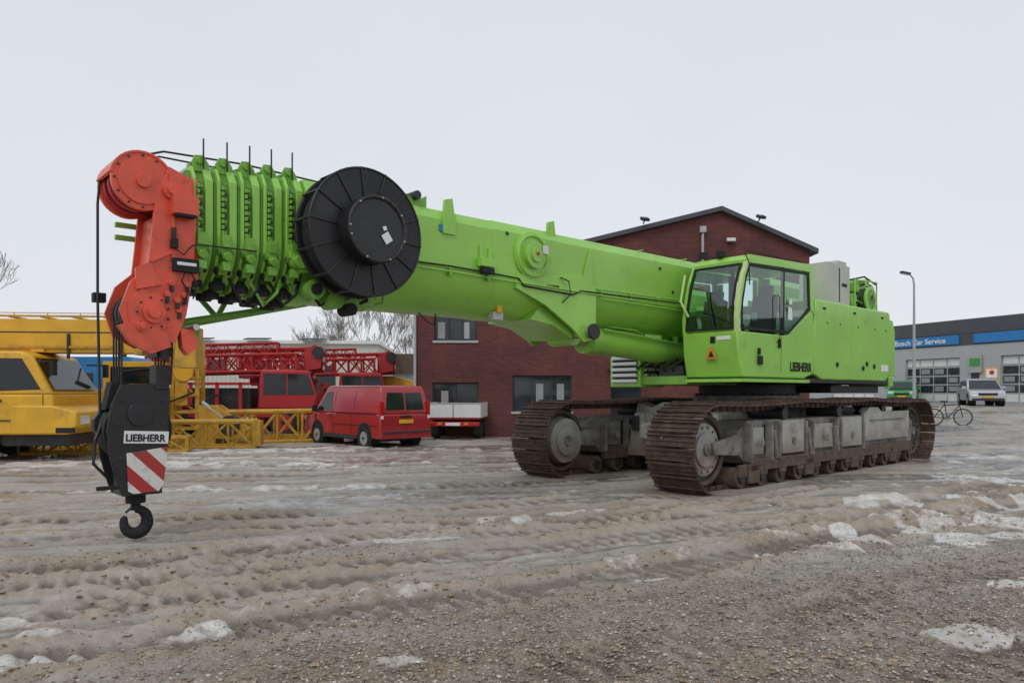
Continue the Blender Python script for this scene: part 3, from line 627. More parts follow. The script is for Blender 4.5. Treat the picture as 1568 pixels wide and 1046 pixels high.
# ---------------------------------------------------------------- vehicles
def wheel(p,c,r,w,rim=DKGREY,seg=28):
    x,y,z=c
    p.cyl((x,y-w/2,z),(x,y+w/2,z),r*.94,RUBBER,seg); p.cyl((x,y-w*.36,z),(x,y+w*.36,z),r,RUBBER,seg)
    for so in (1,-1):
        p.torus((x,y+so*w*.42,z),r*.82,r*.12,RUBBER,seg,6)
        p.cyl((x,y+so*w*.5,z),(x,y+so*(w*.5+.012),z),r*.62,rim,20)
        for k in range(5):
            t=2*math.pi*k/5; p.box((x+r*.35*math.cos(t),y+so*(w*.5+.018),z+r*.35*math.sin(t)),(r*.42,.012,r*.14),ALU if rim is ALU else rim,(0,-math.degrees(t),0))
        p.cyl((x,y+so*w*.5,z),(x,y+so*(w*.5+.03),z),r*.14,BLACKM,12)
def van(loc,yaw):
    e=empty('parked_van',loc,yaw)
    W=lambda z:.93-max(0,z-1.08)*.17
    p=Part('body',e,.05,3)
    p.prism([(-2.42,.34),(-2.46,.62),(-2.43,1.08),(1.62,1.08),(2.25,.95),(2.42,.7),(2.44,.32)],-.93,.93,VANRED)
    p.tprism([(-2.43,1.075),(-2.34,1.75),(-2.22,1.93),(.8,1.95),(1.0,1.90),(1.68,1.075)],W,VANRED)
    p.done()
    p=Part('windows',e,0)
    for so in (1,-1):
        def q(x,z,d=.006): return (x,so*(W(z)+d),z)
        p.poly([q(1.45,1.14),q(.95,1.74),q(.55,1.76),q(.5,1.14)],BLGLASS)
        p.poly([q(.36,1.18),q(.36,1.76),q(.345,1.76),q(.345,1.18)],BLACKM); p.poly([q(-.9,1.18),q(-.9,1.76),q(-.885,1.76),q(-.885,1.18)],BLACKM)
        p.poly([q(-2.2,1.885),q(.8,1.885),q(.8,1.90),q(-2.2,1.90)],BLACKM)
        p.box((-.97,so*.935,.72),(2.6,.012,.03),BLACKM)
        p.box((-1.0,so*.935,1.06),(2.4,.012,.02),BLACKM)
        p.box((.42,so*.934,.8),(.008,.006,.9),BLACKM); p.box((1.52,so*.934,.75),(.008,.006,.65),BLACKM); p.box((-.75,so*.934,.75),(.008,.006,.65),BLACKM)
        p.box((.55,so*.95,1.02),(.16,.03,.03),BLACKM); p.box((1.45,so*1.03,1.2),(.1,.16,.2),BLACKM)
        p.bx(-1.1,1.1,so*.925,so*.945,.3,.42,DKGREY)
    def r(y,z):
        x=-2.43+(z-1.08)*.134-.012
        return (x,y,z)
    p.poly([r(-.70,1.2),r(-.62,1.72),r(-.03,1.72),r(-.03,1.2)],BLGLASS); p.poly([r(.03,1.2),r(.03,1.72),r(.62,1.72),r(.70,1.2)],BLGLASS)
    p.poly([(1.67,-.8,1.12),(1.67,.8,1.12),(1.06,.72,1.86),(1.06,-.72,1.86)],BLGLASS)
    p.done()
    p=Part('trim_and_lights',e,.008)
    for so in (1,-1):
        p.box((-2.42,so*.86,1.2),(.08,.11,.5),REDL); p.box((-2.44,so*.86,.98),(.05,.10,.1),WHITE)
        p.box((2.35,so*.72,.85),(.14,.3,.18),HL)
    p.bx(-2.52,-2.36,-.9,.9,.34,.58,VANRED); p.bx(-2.54,-2.5,-.9,.9,.5,.56,DKGREY)
    p.box((-2.47,0,.85),(.03,.52,.12),YELLOW); p.box((-2.46,0,1.0),(.03,.4,.05),BLACKM); p.box((-2.47,0,.8),(.012,.01,.9),BLACKM)
    p.bx(2.40,2.46,-.6,.6,.5,.75,BLACKM)
    p.done()
    p=Part('wheels',e,0)
    for x in (-1.55,1.45):
        for so in (1,-1):
            p.cyl((x,so*.6,.40),(x,so*.936,.40),.42,BLACKM,28); wheel(p,(x,so*.84,.335),.335,.22,ALU)
    p.bx(-2.2,2.2,-.75,.75,.25,.4,BLACKM)
    p.done()
    e.scale=(.92,.94,.95)
van((-4.6,23.0,-.05),180-47)

def car(name,loc,yaw,paint):
    e=empty(name,loc,yaw); W=lambda z:.86-max(0,z-.92)*.30
    p=Part('body',e,.05,3)
    p.prism([(-2.0,.3),(-2.05,.7),(-1.95,.95),(1.0,.95),(1.75,.82),(1.98,.6),(1.98,.28)],-.86,.86,paint)
    p.tprism([(-1.95,.94),(-1.75,1.38),(-1.5,1.5),(.1,1.52),(.4,1.42),(1.15,.94)],W,paint); p.done()
    p=Part('windows',e,0)
    for so in (1,-1):
        q=lambda x,z:(x,so*(W(z)+.006),z)
        p.poly([q(.95,1.0),q(.3,1.38),q(-.3,1.4),q(-.3,1.0)],BLGLASS); p.poly([q(-.38,1.0),q(-.38,1.4),q(-1.45,1.36),q(-1.7,1.0)],BLGLASS)
        p.box((.8,so*.95,1.02),(.1,.18,.12),paint)
    p.poly([(1.16,-.75,.97),(1.16,.75,.97),(.44,.64,1.42),(.44,-.64,1.42)],BLGLASS)
    p.poly([(-1.94,-.72,1.0),(-1.94,.72,1.0),(-1.78,.64,1.36),(-1.78,-.64,1.36)],BLGLASS); p.done()
    p=Part('trim_and_lights',e,.01)
    for so in (1,-1):
        p.box((1.86,so*.62,.72),(.2,.34,.16),HL); p.box((-1.97,so*.75,.85),(.1,.16,.3),REDL)
    p.bx(1.95,2.02,-.45,.45,.58,.70,BLACKM); p.bx(1.95,2.03,-.75,.75,.28,.42,DKGREY); p.box((2.03,0,.48),(.02,.5,.11),YELLOW); p.done()
    p=Part('wheels',e,0)
    for x in (-1.25,1.3):
        for so in (1,-1):
            p.cyl((x,so*.5,.34),(x,so*.864,.34),.37,BLACKM,24); wheel(p,(x,so*.77,.30),.30,.2,ALU,20)
    p.done()
    return e

def g_np(x,y):
    sx=np.clip((x-8)/18,0,1); sy=np.clip((y-20)/22,0,1)
    return .85*(sx*sx*(3-2*sx))*(sy*sy*(3-2*sy))
def g(x,y): return float(g_np(np.array(x,dtype=float),np.array(y,dtype=float)))
car('parked_car',(26.6,42.0,g(26.6,42)),-112,SILVER)
car('parked_car',(25.9,49.0,g(25.9,49)),-120,CARGREEN)

# yellow mobile crane
e=empty('mobile_crane',(-10.7,18.2,0),6)
p=Part('cab',e,.05,3)
W=lambda z:1.2-max(0,z-1.5)*.10
p.prism([(-2.6,.62),(.0,.62),(.05,1.0),(.0,1.55),(-2.6,1.55)],-1.2,1.2,YELLOW)
p.tprism([(-2.6,1.545),(-2.6,2.45),(-2.45,2.55),(-.75,2.55),(-.5,2.45),(.0,1.545)],W,YELLOW)
p.prism([(-.9,.62),(.35,.62),(.55,.8),(.55,1.15),(.0,1.3),(-.9,1.3)],-1.24,1.24,YELLOW)
p.done()
p=Part('cab_windows',e,0)
for so in (1,-1):
    q=lambda x,z:(x,so*(W(z)+.008),z)
    p.poly([q(-.25,1.66),q(-.7,2.38),q(-1.35,2.38),q(-1.35,1.62)],BLGLASS); p.poly([q(-1.5,1.62),q(-1.5,2.38),q(-2.45,2.38),q(-2.45,1.62)],BLGLASS)
    p.box((-1.42,so*1.205,1.2),(.012,.01,1.0),BLACKM); p.box((-.2,so*1.205,1.4),(.012,.01,.3),BLACKM)
    p.box((-1.2,so*1.22,1.4),(.2,.03,.05),BLACKM); p.box((-1.6,so*1.215,.95),(1.8,.012,.03),DKGREY)
    p.box((.1,so*1.35,2.15),(.08,.18,.34),BLACKM); p.cyl((-.3,so*1.15,2.3),(.1,so*1.35,2.3),.02,BLACKM,6)
p.poly([(.01,-1.08,1.66),(.01,1.08,1.66),(-.46,1.0,2.40),(-.46,-1.0,2.40)],BLGLASS)
for so in (1,-1): p.box((.56,so*.85,.95),(.04,.4,.2),HL); p.box((.5,so*1.15,.95),(.08,.12,.12),ORANGE)
p.bx(.1,.52,-1.255,-1.24,.66,.78,BLACKM); p.box((-.7,0,2.62),(.3,.9,.12),YELLOW); p.cyl((-.9,.7,2.55),(-.9,.7,2.75),.08,ORANGE,12)
p.done()
p=Part('carrier_chassis',e,.02)
p.bx(-12,.1,-1.1,1.1,.75,1.25,YELLOWD); p.bx(-8,-2.7,-1.25,1.25,1.25,1.5,YELLOWD); p.bx(-7.5,-3.2,-1.1,1.1,1.5,2.1,YELLOWD)
p.bx(-1.2,.3,-1.0,1.0,.35,.62,DARKM)
WX=(-2.05,-3.7,-6.5,-8.2)
for x in WX:
    for so in (1,-1): p.cyl((x,so*.9,.75),(x,so*1.245,.75),.66,BLACKM,28)
p.done()
p=Part('wheels',e,0)
for x in WX:
    for so in (1,-1): wheel(p,(x,so*1.08,.55),.55,.36,YELLOWD)
p.done()
p=Part('telescopic_boom',e,.03)
p.prism([(-.4,2.55),(.4,2.55),(.42,2.8),(.42,3.35),(-.42,3.35),(-.42,2.8)],-11,1.7,YELLOW,'x')
p.prism([(-.32,2.65),(.32,2.65),(.34,3.27),(-.34,3.27)],1.7,2.4,YELLOWD,'x'); p.prism([(-.46,2.5),(.46,2.5),(.46,3.41),(-.46,3.41)],1.5,1.7,YELLOWD,'x')
p.bx(2.4,2.9,-.3,.3,2.2,3.2,YELLOWD)
for k in range(16): p.cyl((-10+k*.72,.42,3.41),(-10+k*.72,-.42,3.41),.03,YELLOWD,6)
p.bx(-10.5,1.3,-.40,-.36,3.40,3.45,YELLOWD); p.bx(-10.5,1.4,-.428,-.42,3.02,3.05,DARKM)
for k in range(12): p.cyl((-8+k*.75,-.38,3.35),(-8+k*.75,-.38,3.5),.012,YELLOWD,6)
p.tube([(-10,-.38,3.5),(1.3,-.38,3.5)],.012,YELLOWD,5)
for x in (-2,0,1.2): p.cyl((x,-.44,3.0),(x,-.44,2.4),.04,DARKM,8)
p.bx(-10,1.0,-.47,-.43,2.65,2.71,YELLOWD)
p.prism([(-1.5,2.5),(-.6,2.5),(-.8,1.6),(-1.3,1.6)],-.35,.35,YELLOWD)
p.done()
def lat(name,p0,p1,w,h,n,m,rm=.05,rd=.028,taper=1):
    p=Part(name,None,0); p.lattice(p0,p1,w,h,n,rm,rd,m,taper); return p
p=lat('lattice_jib_section',(-13.6,20.0,.40),(-7.4,21.4,.40),.9,.72,9,YELLOWD,.06,.035); p.box((-7.3,21.4,.42),(.12,.9,.7),YELLOWD,(0,0,13)); p.done()
p=lat('lattice_jib_section',(-9.0,23.2,.5),(-6.2,24.4,.52),1.0,.95,4,YELLOWD,.07,.045); p.box((-7.0,24.0,.12),(3.0,.4,.25),YELLOWD,(0,0,23)); p.done()
p=lat('lattice_jib_section',(-12.5,18.9,.22),(-8.7,19.9,.22),.6,.35,7,YELLOWD,.05,.03); p.done()
e=empty('crane_upper_carriage',(-9.9,22.6,0),10)
p=Part('frame',e,.02)
for x in (-.35,.35):
    for y in (-.35,.35): p.bx(x-.06,x+.06,y-.06,y+.06,.2,3.1,YELLOWD)
for z in (.5,1.0,1.5,2.0,2.5,3.0):
    p.bx(-.4,.4,-.42,-.34,z-.04,z+.04,YELLOWD); p.bx(-.4,.4,.34,.42,z-.04,z+.04,YELLOWD)
    p.cyl((-.35,-.38,z),(.35,-.38,z-.5),.03,YELLOWD,6)
p.bx(-.25,.1,-.5,-.42,1.2,2.9,YELLOWD); p.cyl((.0,-.55,2.2),(.0,-.45,2.2),.28,YELLOW)
p.bx(-2.6,-.5,-.7,.7,.9,1.7,YELLOWD); p.bx(-2.2,-.7,-.6,.6,1.7,2.5,YELLOW); p.bx(-2.0,-.9,-.62,-.6,1.85,2.35,BLGLASS)
p.cyl((-1.5,-.8,.7),(-1.5,.8,.7),.4,DARKM); p.cyl((-2.4,-.8,.5),(-2.4,.8,.5),.35,DARKM)
for k in range(9): p.torus((-1.5,-.75+k*.19,.7),.42,.03,YELLOWD if k in (0,8) else ROPE,20,5)
p.bx(-.9,.9,-.5,.5,.02,.2,YELLOWD); p.prism([(.4,.2),(1.9,.2),(1.9,.5),(.9,1.2),(.4,1.2)],-.5,-.3,YELLOWD); p.prism([(.4,.2),(1.9,.2),(1.9,.5),(.9,1.2),(.4,1.2)],.3,.5,YELLOWD)
p.tube([(-2,-.7,1.7),(-1.6,-.8,2.2),(-.8,-.75,2.3),(-.5,-.6,1.8)],.04,BLACKM)
p.tube([(-1.8,-.72,1.2),(-1.2,-.85,1.5),(-.4,-.6,1.3),(.3,-.5,1.6)],.03,BLACKM)
p.cyl((1.3,0,.6),(1.3,-.55,.6),.3,DARKM); p.cyl((.5,-.45,1.3),(1.4,-.45,.6),.06,STEEL,10)
p.done()
e=empty('blue_compressor',(-13.0,23.8,0),5)
p=Part('housing',e,.06); p.prism([(-1.3,.5),(1.3,.5),(1.3,2.3),(1.0,2.7),(-1.1,2.7),(-1.3,2.4)],-.8,.8,BLUE); p.bx(-.9,-.1,-.82,-.8,1.2,2.2,DKGREY); p.bx(.2,.9,-.82,-.8,1.2,2.2,DKGREY)
for x in (-.8,.8): wheel(p,(x,-.75,.35),.35,.2); wheel(p,(x,.75,.35),.35,.2)
p.cyl((.5,0,2.7),(.5,0,3.0),.08,DARKM,10)
p.done()
def redcrane(loc,yaw,L):
    e=empty('lattice_boom_crane',loc,yaw)
    p=Part('chassis',e,.03); p.bx(-2.6,2.6,-1.1,1.1,.7,1.0,REDP); p.bx(-2.5,.6,-.9,1.1,1.0,1.75,DARKM)
    for x in (-2.2,-1.4,-.5,.3): p.bx(x-.06,x+.06,-1.15,-1.05,.9,1.95,REDP)
    p.bx(-2.5,.6,-1.15,-1.05,1.85,1.95,REDP); p.bx(-2.2,-1.4,-1.12,-1.0,1.05,1.6,REDP)
    for x in (-1.9,-.6,1.8):
        for so in (1,-1): wheel(p,(x,so*1.0,.5),.5,.32,REDP)
    p.tube([(-2.2,-1.1,1.3),(-1.2,-1.2,1.1),(-.5,-1.15,1.5),(.2,-1.1,1.2)],.03,BLACKM)
    p.done()
    p=Part('cab',e,.06,3)
    p.prism([(.9,1.0),(2.9,1.0),(3.0,1.5),(2.7,2.38),(1.0,2.42)],-1.15,.3,REDP); p.done()
    p=Part('cab_windows',e,0)
    p.prism([(1.1,1.5),(2.90,1.5),(2.66,2.25),(1.1,2.28)],-1.158,.308,BLGLASS)
    p.bx(1.9,1.95,-1.17,-1.15,1.45,2.3,REDP)
    p.poly([(2.99,-1.05,1.55),(2.99,.2,1.55),(2.76,.15,2.3),(2.76,-1.0,2.3)],BLGLASS)
    p.box((3.0,.9,1.0),(.1,.3,.2),HL); p.done()
    p=Part('boom',e,0); p.lattice((-3.2,.6,2.65),(L,.6,2.85),.9,.85,int((L+3.2)/.62),.06,.035,REDP); p.lattice((-3.0,-.5,2.55),(L-.8,-.5,2.7),.7,.6,int((L+2)/.5),.05,.03,REDP)
    p.lattice((-2.4,.2,3.1),(L-1.6,.2,3.25),.5,.4,int((L+1)/.45),.04,.022,REDP)
    p.cyl((-2.9,.1,2.9),(-2.9,1.1,2.9),.3,REDP); p.bx(-2.8,-2.4,.3,.9,1.9,2.6,REDP)
    p.prism([(L-.6,2.4),(L,2.5),(L+.05,3.2),(L-.2,3.4),(L-.6,3.2)],-.1,.5,REDP)
    p.cyl((L-.1,-.2,3.1),(L-.1,.6,3.1),.22,DARKM); p.done()
    p=Part('hazard_plate',e,0); p.box((L+.08,.2,2.8),(.03,.5,.7),STRIPE); p.done()
redcrane((-10.2,27.6,0),8,3.0)
redcrane((-8.3,31.5,0),10,3.2)
e=empty('loading_crane',(-4.9,33,0),0)
p=Part('arm',e,.03); p.prism([(-2.2,1.9),(1.2,1.5),(1.2,1.9),(-.3,2.3),(-2.2,2.35)],-.4,.4,YELLOW); p.bx(-1.2,1.4,-.9,.9,.5,1.5,YELLOW); wheel(p,(-.7,-.85,.45),.45,.25); wheel(p,(.9,-.85,.45),.45,.25); p.done()
e=empty('flatbed_trailer',(-1.98,25.0,0),84)
p=Part('bed',e,.015)
p.bx(0,4.5,-.90,.90,.68,.78,REDP)
for so in (1,-1): p.bx(0,4.5,so*.90,so*.93,.74,1.24,WHITE)
p.bx(-.03,0,-.93,.93,.74,1.24,WHITE); p.bx(4.5,4.53,-.95,.95,.74,1.9,WHITE)
p.bx(-.05,-.03,-.02,.02,.76,1.22,ALU); p.bx(-.05,-.03,-.93,.93,1.21,1.245,ALU)
p.bx(-.10,-.03,-.9,.9,.45,.60,REDP); p.bx(.1,4.3,-.5,-.35,.45,.7,DARKM); p.bx(.1,4.3,.35,.5,.45,.7,DARKM)
for so in (1,-1): p.box((-.11,so*.75,.53),(.03,.24,.10),REDL); p.box((-.115,so*.45,.53),(.03,.14,.08),ORANGE)
p.box((-.11,0,.52),(.02,.5,.10),LABEL)
for x in (.7,1.7):
    for so in (1,-1): wheel(p,(x,so*.72,.33),.33,.25)
p.done()
e=empty('bicycle',(18.0,30.5,g(18,30.5)),-20)
p=Part('frame_and_wheels',e,0)
for x in (-.52,.52):
    p.torus((x,0,.34),.33,.025,RUBBER,28,6)
    for k in range(10):
        t=math.pi*2*k/10; p.cyl((x,0,.34),(x+.32*math.cos(t),0,.34+.32*math.sin(t)),.005,STEEL,4)
for a,b in (((-.52,.34),(-.15,.85)),((-.52,.34),(-.05,.3)),((-.05,.3),(-.15,.95)),((-.05,.3),(.38,.8)),((-.15,.82),(.36,.86)),((.52,.34),(.36,.98))): p.cyl((a[0],0,a[1]),(b[0],0,b[1]),.018,BLACKM,8)
p.cyl((.36,-.28,1.0),(.36,.28,1.0),.015,BLACKM,8); p.box((-.17,0,.98),(.26,.14,.06),BLACKM); p.torus((-.05,.03,.3),.09,.012,DARKM,16,5)
p.box((-.55,0,.76),(.4,.14,.03),BLACKM)
p.done()

# ---------------------------------------------------------------- buildings
def wallgrid(p,x0,x1,z0,z1,holes,m,y=0,depth=.16):
    xs=sorted(set([x0,x1]+[h[0] for h in holes]+[h[1] for h in holes])); zs=sorted(set([z0,z1]+[h[2] for h in holes]+[h[3] for h in holes]))
    for a,b in zip(xs[:-1],xs[1:]):
        for c,d in zip(zs[:-1],zs[1:]):
            mx,mz=(a+b)/2,(c+d)/2
            if any(h[0]<mx<h[1] and h[2]<mz<h[3] for h in holes): continue
            p.poly([(a,y,c),(b,y,c),(b,y,d),(a,y,d)],m)
    for h in holes:
        a,b,c,d=h
        p.poly([(a,y,c),(a,y+depth,c),(a,y+depth,d),(a,y,d)],m); p.poly([(b,y,c),(b,y+depth,c),(b,y+depth,d),(b,y,d)],m)
        p.poly([(a,y,d),(b,y,d),(b,y+depth,d),(a,y+depth,d)],m); p.poly([(a,y,c),(b,y,c),(b,y+depth,c),(a,y+depth,c)],m)
def winfr(p,h,y,nx=2,nz=1,fm=None,t=.06):
    fm=fm or DKGREY; a,b,c,d=h
    p.poly([(a,y+.03,c),(b,y+.03,c),(b,y+.03,d),(a,y+.03,d)],WINGLASS)
    for i in range(nx+1):
        x=a+(b-a)*i/nx; x=min(max(x,a+t/2),b-t/2); p.bx(x-t/2,x+t/2,y-.03,y+.028,c,d,fm)
    for i in range(nz+1):
        z=c+(d-c)*i/nz; z=min(max(z,c+t/2),d-t/2); p.bx(a+t,b-t,y-.028,y+.026,z-t/2,z+t/2,fm)
e=empty('brick_house',(-3.46,26.6,0),0)
holes=[(.66,2.2,3.45,4.42),(3.48,5.6,.9,2.2),(.6,2.25,.95,1.95),(7.0,8.1,0.0,2.3)]
p=Part('walls',e,0)
wallgrid(p,0,14.16,-.1,5.2,holes,BRICK)
p.poly([(0,0,5.2),(14.16,0,5.2),(14.16,0,6.66),(10.96,0,8.07),(0,0,5.4)],BRICK)
p.poly([(0,0,-.1),(0,14,-.1),(0,14,5.4),(0,0,5.4)],BRICK); p.poly([(14.16,0,-.1),(14.16,14,-.1),(14.16,14,6.66),(14.16,0,6.66)],BRICK)
p.poly([(0,14,0),(14.16,14,0),(14.16,14,6.66),(10.96,14,8.07),(0,14,5.4)],BRICK)
p.done()
p=Part('roof',e,0)
p.prism([(-.2,5.36),(10.96,8.08),(14.4,6.55),(14.4,6.72),(10.96,8.24),(-.2,5.52)],-.22,14.2,ROOFD); p.done()
p=Part('windows',e,0)
winfr(p,holes[0],.12,3,1); winfr(p,holes[1],.12,3,1); winfr(p,holes[2],.12,2,1); winfr(p,holes[3],.12,1,2)
for h in holes[:3]: p.bx(h[0]-.05,h[1]+.05,-.05,.08,h[2]-.08,h[2],GREYWALL)
for h,f,m_ in ((holes[0],.12,CURT),(holes[0],1.0,GREYWALL),(holes[1],.85,CURT),(holes[1],1.6,CURT),(holes[2],.3,CURT)):
    p.bx(h[0]+f,h[0]+f+.26,.135,.148,h[2]+.08,h[3]-.3,m_)
p.done()
p=Part('drainpipes_and_lamps',e,.01)
p.cyl((-.02,-.08,0),(-.02,-.08,5.3),.05,GREYWALL,10); p.cyl((10.3,-.08,0),(10.3,-.08,7.3),.05,GREYWALL,10); p.box((10.3,-.10,7.42),(.22,.16,.22),GREYWALL)
for x,z in ((8.15,7.60),(12.25,7.68)): p.cyl((x,-.2,z),(x,-.45,z+.08),.025,DARKM,8); p.box((x,-.5,z+.10),(.30,.20,.10),DARKM,(30,0,20))
p.box((11.3,-.12,7.05),(.3,.16,.12),WHITE); p.bx(6.9,8.2,-.35,0,2.35,2.45,DKGREY)
p.done()
e=empty('car_workshop',(26.7,52.0,.86),math.degrees(math.atan2(-.935,.355)))
doors=[(1.13+6.73*k,5.19+6.73*k,0,2.95) for k in range(-3,5)]
p=Part('walls',e,0)
wallgrid(p,-22,36,-.6,3.7,doors,GREYWALL,0,.2)
p.bx(-22,36,-.05,.3,4.45,5.35,ROOFD); p.bx(-22,36,-.02,.3,3.7,4.45,ROOFD)
p.bx(-22,36,.3,18,3.7,5.3,ROOFD); p.bx(35.7,36,.3,18,-.6,3.7,GREYWALL); p.bx(-22,-21.7,.3,18,-.6,3.7,GREYWALL)
p.done()
p=Part('roller_doors',e,0)
for d in doors:
    a,b=d[0],d[1]
    p.poly([(a,.2,0),(b,.2,0),(b,.2,2.95),(a,.2,2.95)],GREYWALL)
    for r_ in range(5):
        z=.1+r_*.57
        for c in range(4):
            w=(b-a)/4; x=a+w*c
            p.bx(x+.05,x+w-.05,.17,.195,z+.05,z+.5,WINGLASS if r_ in (1,2,3) else WHITE)
        if r_ in (1,2,3):
            for c in range(4):
                w=(b-a)/4; x=a+w*c
                if (c+r_*2)%3!=0: p.bx(x+.12,x+w*.75,.160,.168,z+.12,z+.44,CURT)
p.done()
p=Part('signs',e,0)
for x0,x1 in ((-20,-12),(-9,-1),(.2,5.2),(6.2,14),(15,22)): p.bx(x0,x1,-.10,-.05,3.8,4.38,BLUE)
p.bx(6.0,6.5,-.05,0,1.0,2.6,DKGREY); p.box((6.3,-.09,2.5),(.9,.06,1.1),ALU); p.box((6.3,-.13,2.6),(.7,.03,.5),CARGREEN)
p.done()
text('sign_lettering','Bosch Car Service',.46,(.35,-.11,3.93),(90,0,0),LABEL,e,bold=.008,sx=1.15)
e=empty('parking_sign',(28.0,43.2,.85),-20)
p=Part('post_and_board',e,.01); p.cyl((0,0,0),(0,0,1.5),.04,GREYWALL,10); p.box((0,-.05,1.8),(.7,.04,.75),YELLOW); p.box((0,-.08,1.83),(.55,.03,.5),LABEL); p.cyl((0,-.11,1.9),(0,-.09,1.9),.13,REDL,18); p.done()
lx,ly=19.3,35.5
e=empty('street_lamp',(lx,ly,g(lx,ly)),0)
p=Part('pole_and_head',e,0)
p.tube([(0,0,0),(0,0,4),(0,0,6.3),(-.05,0,6.6),(-.25,0,6.82)],.06,GREYWALL,10,[.08,.06,.045,.04,.035]); p.box((-.42,0,6.85),(.45,.2,.10),DKGREY,(0,12,0)); p.box((-.42,0,6.79),(.38,.16,.03),HL,(0,12,0)); p.done()
e=empty('warehouse',(-23.5,50,0),4)
p=Part('walls',e,0); p.bx(0,14.2,0,18,-.1,4.9,CREAM)
for k in range(47): p.bx(.1+k*.3,.16+k*.3,-.03,0,0,4.8,CREAM)
p.bx(-.2,14.4,-.25,18.2,4.9,5.12,WHITE); p.bx(3.0,4.0,-.06,-.03,2.8,3.8,WINGLASS); p.bx(9,11.4,-.07,-.03,0,3.4,DKGREY); p.bx(6,7,-.06,-.03,2.8,3.8,WINGLASS)
for x in (2.5,6.3,10): p.box((x,-.5,5.2),(1.6,1.1,.06),DKGREY,(8,0,0))
p.done()
e=empty('distant_house',(-11.5,64,0),0)
p=Part('walls',e,0); p.bx(0,6.5,0,8,-.1,3.2,GREYWALL); p.prism([(-.3,3.2),(6.8,3.2),(5.6,4.9),(1,4.9)],-.3,8.3,mat('brown_roof',(.16,.1,.075),.8),'y'); p.bx(1,2,-.03,0,1.2,2.2,WINGLASS); p.bx(3.5,5,-.03,0,1.2,2.2,WINGLASS); p.done()
e=empty('distant_shed',(-60,70,0),0)
p=Part('walls',e,0); p.bx(0,30,0,8,-.1,4.2,CREAM); p.bx(-.3,30.3,-.3,8.3,4.2,4.5,ROOFD); p.bx(4,8,-.04,0,0,3,DKGREY); p.done()

def tree(loc,h,seed,spread=.5):
    rnd=random.Random(seed); p=Part('bare_tree',None,0)
    def br(a,d,L,r,lev):
        n=3; pts=[a];rs=[r]; 
        for i in range(n):
            d=(d+Vector((rnd.uniform(-.16,.16),rnd.uniform(-.16,.16),rnd.uniform(-.02,.12)))).normalized(); a=a+d*L/n; pts.append(a); rs.append(max(.010,r*(1-.4*(i+1)/n)))
        p.tube(pts,r,BARK,4 if lev>1 else 8,rs)
        if lev>=6: return
        k=rnd.choice((3,3,4)) if lev<3 else rnd.choice((2,3,3))
        for j in range(k):
            ax=Vector((rnd.uniform(-1,1),rnd.uniform(-1,1),rnd.uniform(-.2,.5))).normalized()
            nd_=(d+ax*rnd.uniform(.45,.9)*spread*1.5+Vector((0,0,.15))).normalized(); at=pts[rnd.choice((2,3,3))] if lev else pts[rnd.choice((2,3))]
            br(at,nd_,L*rnd.uniform(.66,.82),max(.011,rs[-1]*rnd.uniform(.55,.72)),lev+1)
    br(Vector(loc),Vector((0,0,1)),h*.28,h*.022,0); p.done()
tree((-15.0,62,-.1),10.0,3); tree((-11.2,60,-.1),10.2,5); tree((-17.5,70,-.1),8.5,8)
tree((-8.3,72,-.1),9.0,11); tree((-31.3,41,-.1),11.0,12)

# ---------------------------------------------------------------- ground
rng=np.random.RandomState(3); LAT=rng.rand(256,256)
def vn(x,y,s=0):
    x=x+s*17.3; y=y+s*9.1
    xi=np.floor(x).astype(int); yi=np.floor(y).astype(int); fx=x-xi; fy=y-yi; fx=fx*fx*(3-2*fx); fy=fy*fy*(3-2*fy)
    a=LAT[xi%256,yi%256]; b=LAT[(xi+1)%256,yi%256]; c=LAT[xi%256,(yi+1)%256]; d=LAT[(xi+1)%256,(yi+1)%256]
    return (a*(1-fx)+b*fx)*(1-fy)+(c*(1-fx)+d*fx)*fy
def fbm(x,y,o=4,s=0):
    r=0;a=.5
    for i in range(o): r=r+a*vn(x,y,s+i); x,y=(x*1.6+y*1.2)+1.7,(y*1.6-x*1.2)-.6; a*=.5
    return r/(1-.5**o)
def grow(s,step,ratio,lim):
    out=[];d=step;x=s
    while abs(x-s)<lim: x+=d; d*=ratio; out.append(x)
    return out
xf=list(np.arange(-7.5,8.5,.030)); xr=grow(xf[-1],.032,1.04,900); xl=[-(v) for v in grow(-xf[0],.032,1.04,900)]
X=np.array(sorted(xl+xf+xr))
yf=list(np.arange(3.3,10.5,.027)); yr=grow(yf[-1],.029,1.017,900); yl=[-v for v in grow(-3.3,.05,1.12,300)]
Y=np.array(sorted(yl+yf+yr))
GX,GY=np.meshgrid(X,Y); gx=GX.ravel(); gy=GY.ravel()
H=g_np(gx,gy)
near=np.exp(-np.maximum(0,gy-16)/14)*np.exp(-np.maximum(0,np.abs(gx)-16)/14)
wx=gx+.5*(fbm(gx*.35,gy*.35,3,40)-.5); wy=gy+.5*(fbm(gx*.35,gy*.35,3,50)-.5)
dth=R(16)+.35*(fbm(gx*.12,gy*.12,2,77)-.5)
ua=wx*np.cos(dth)+wy*np.sin(dth); va=-wx*np.sin(dth)+wy*np.cos(dth)
streak=fbm(ua*.55,va*3.2,4,33)-.5
streak2=fbm(ua*1.6+3,va*9,3,35)-.5
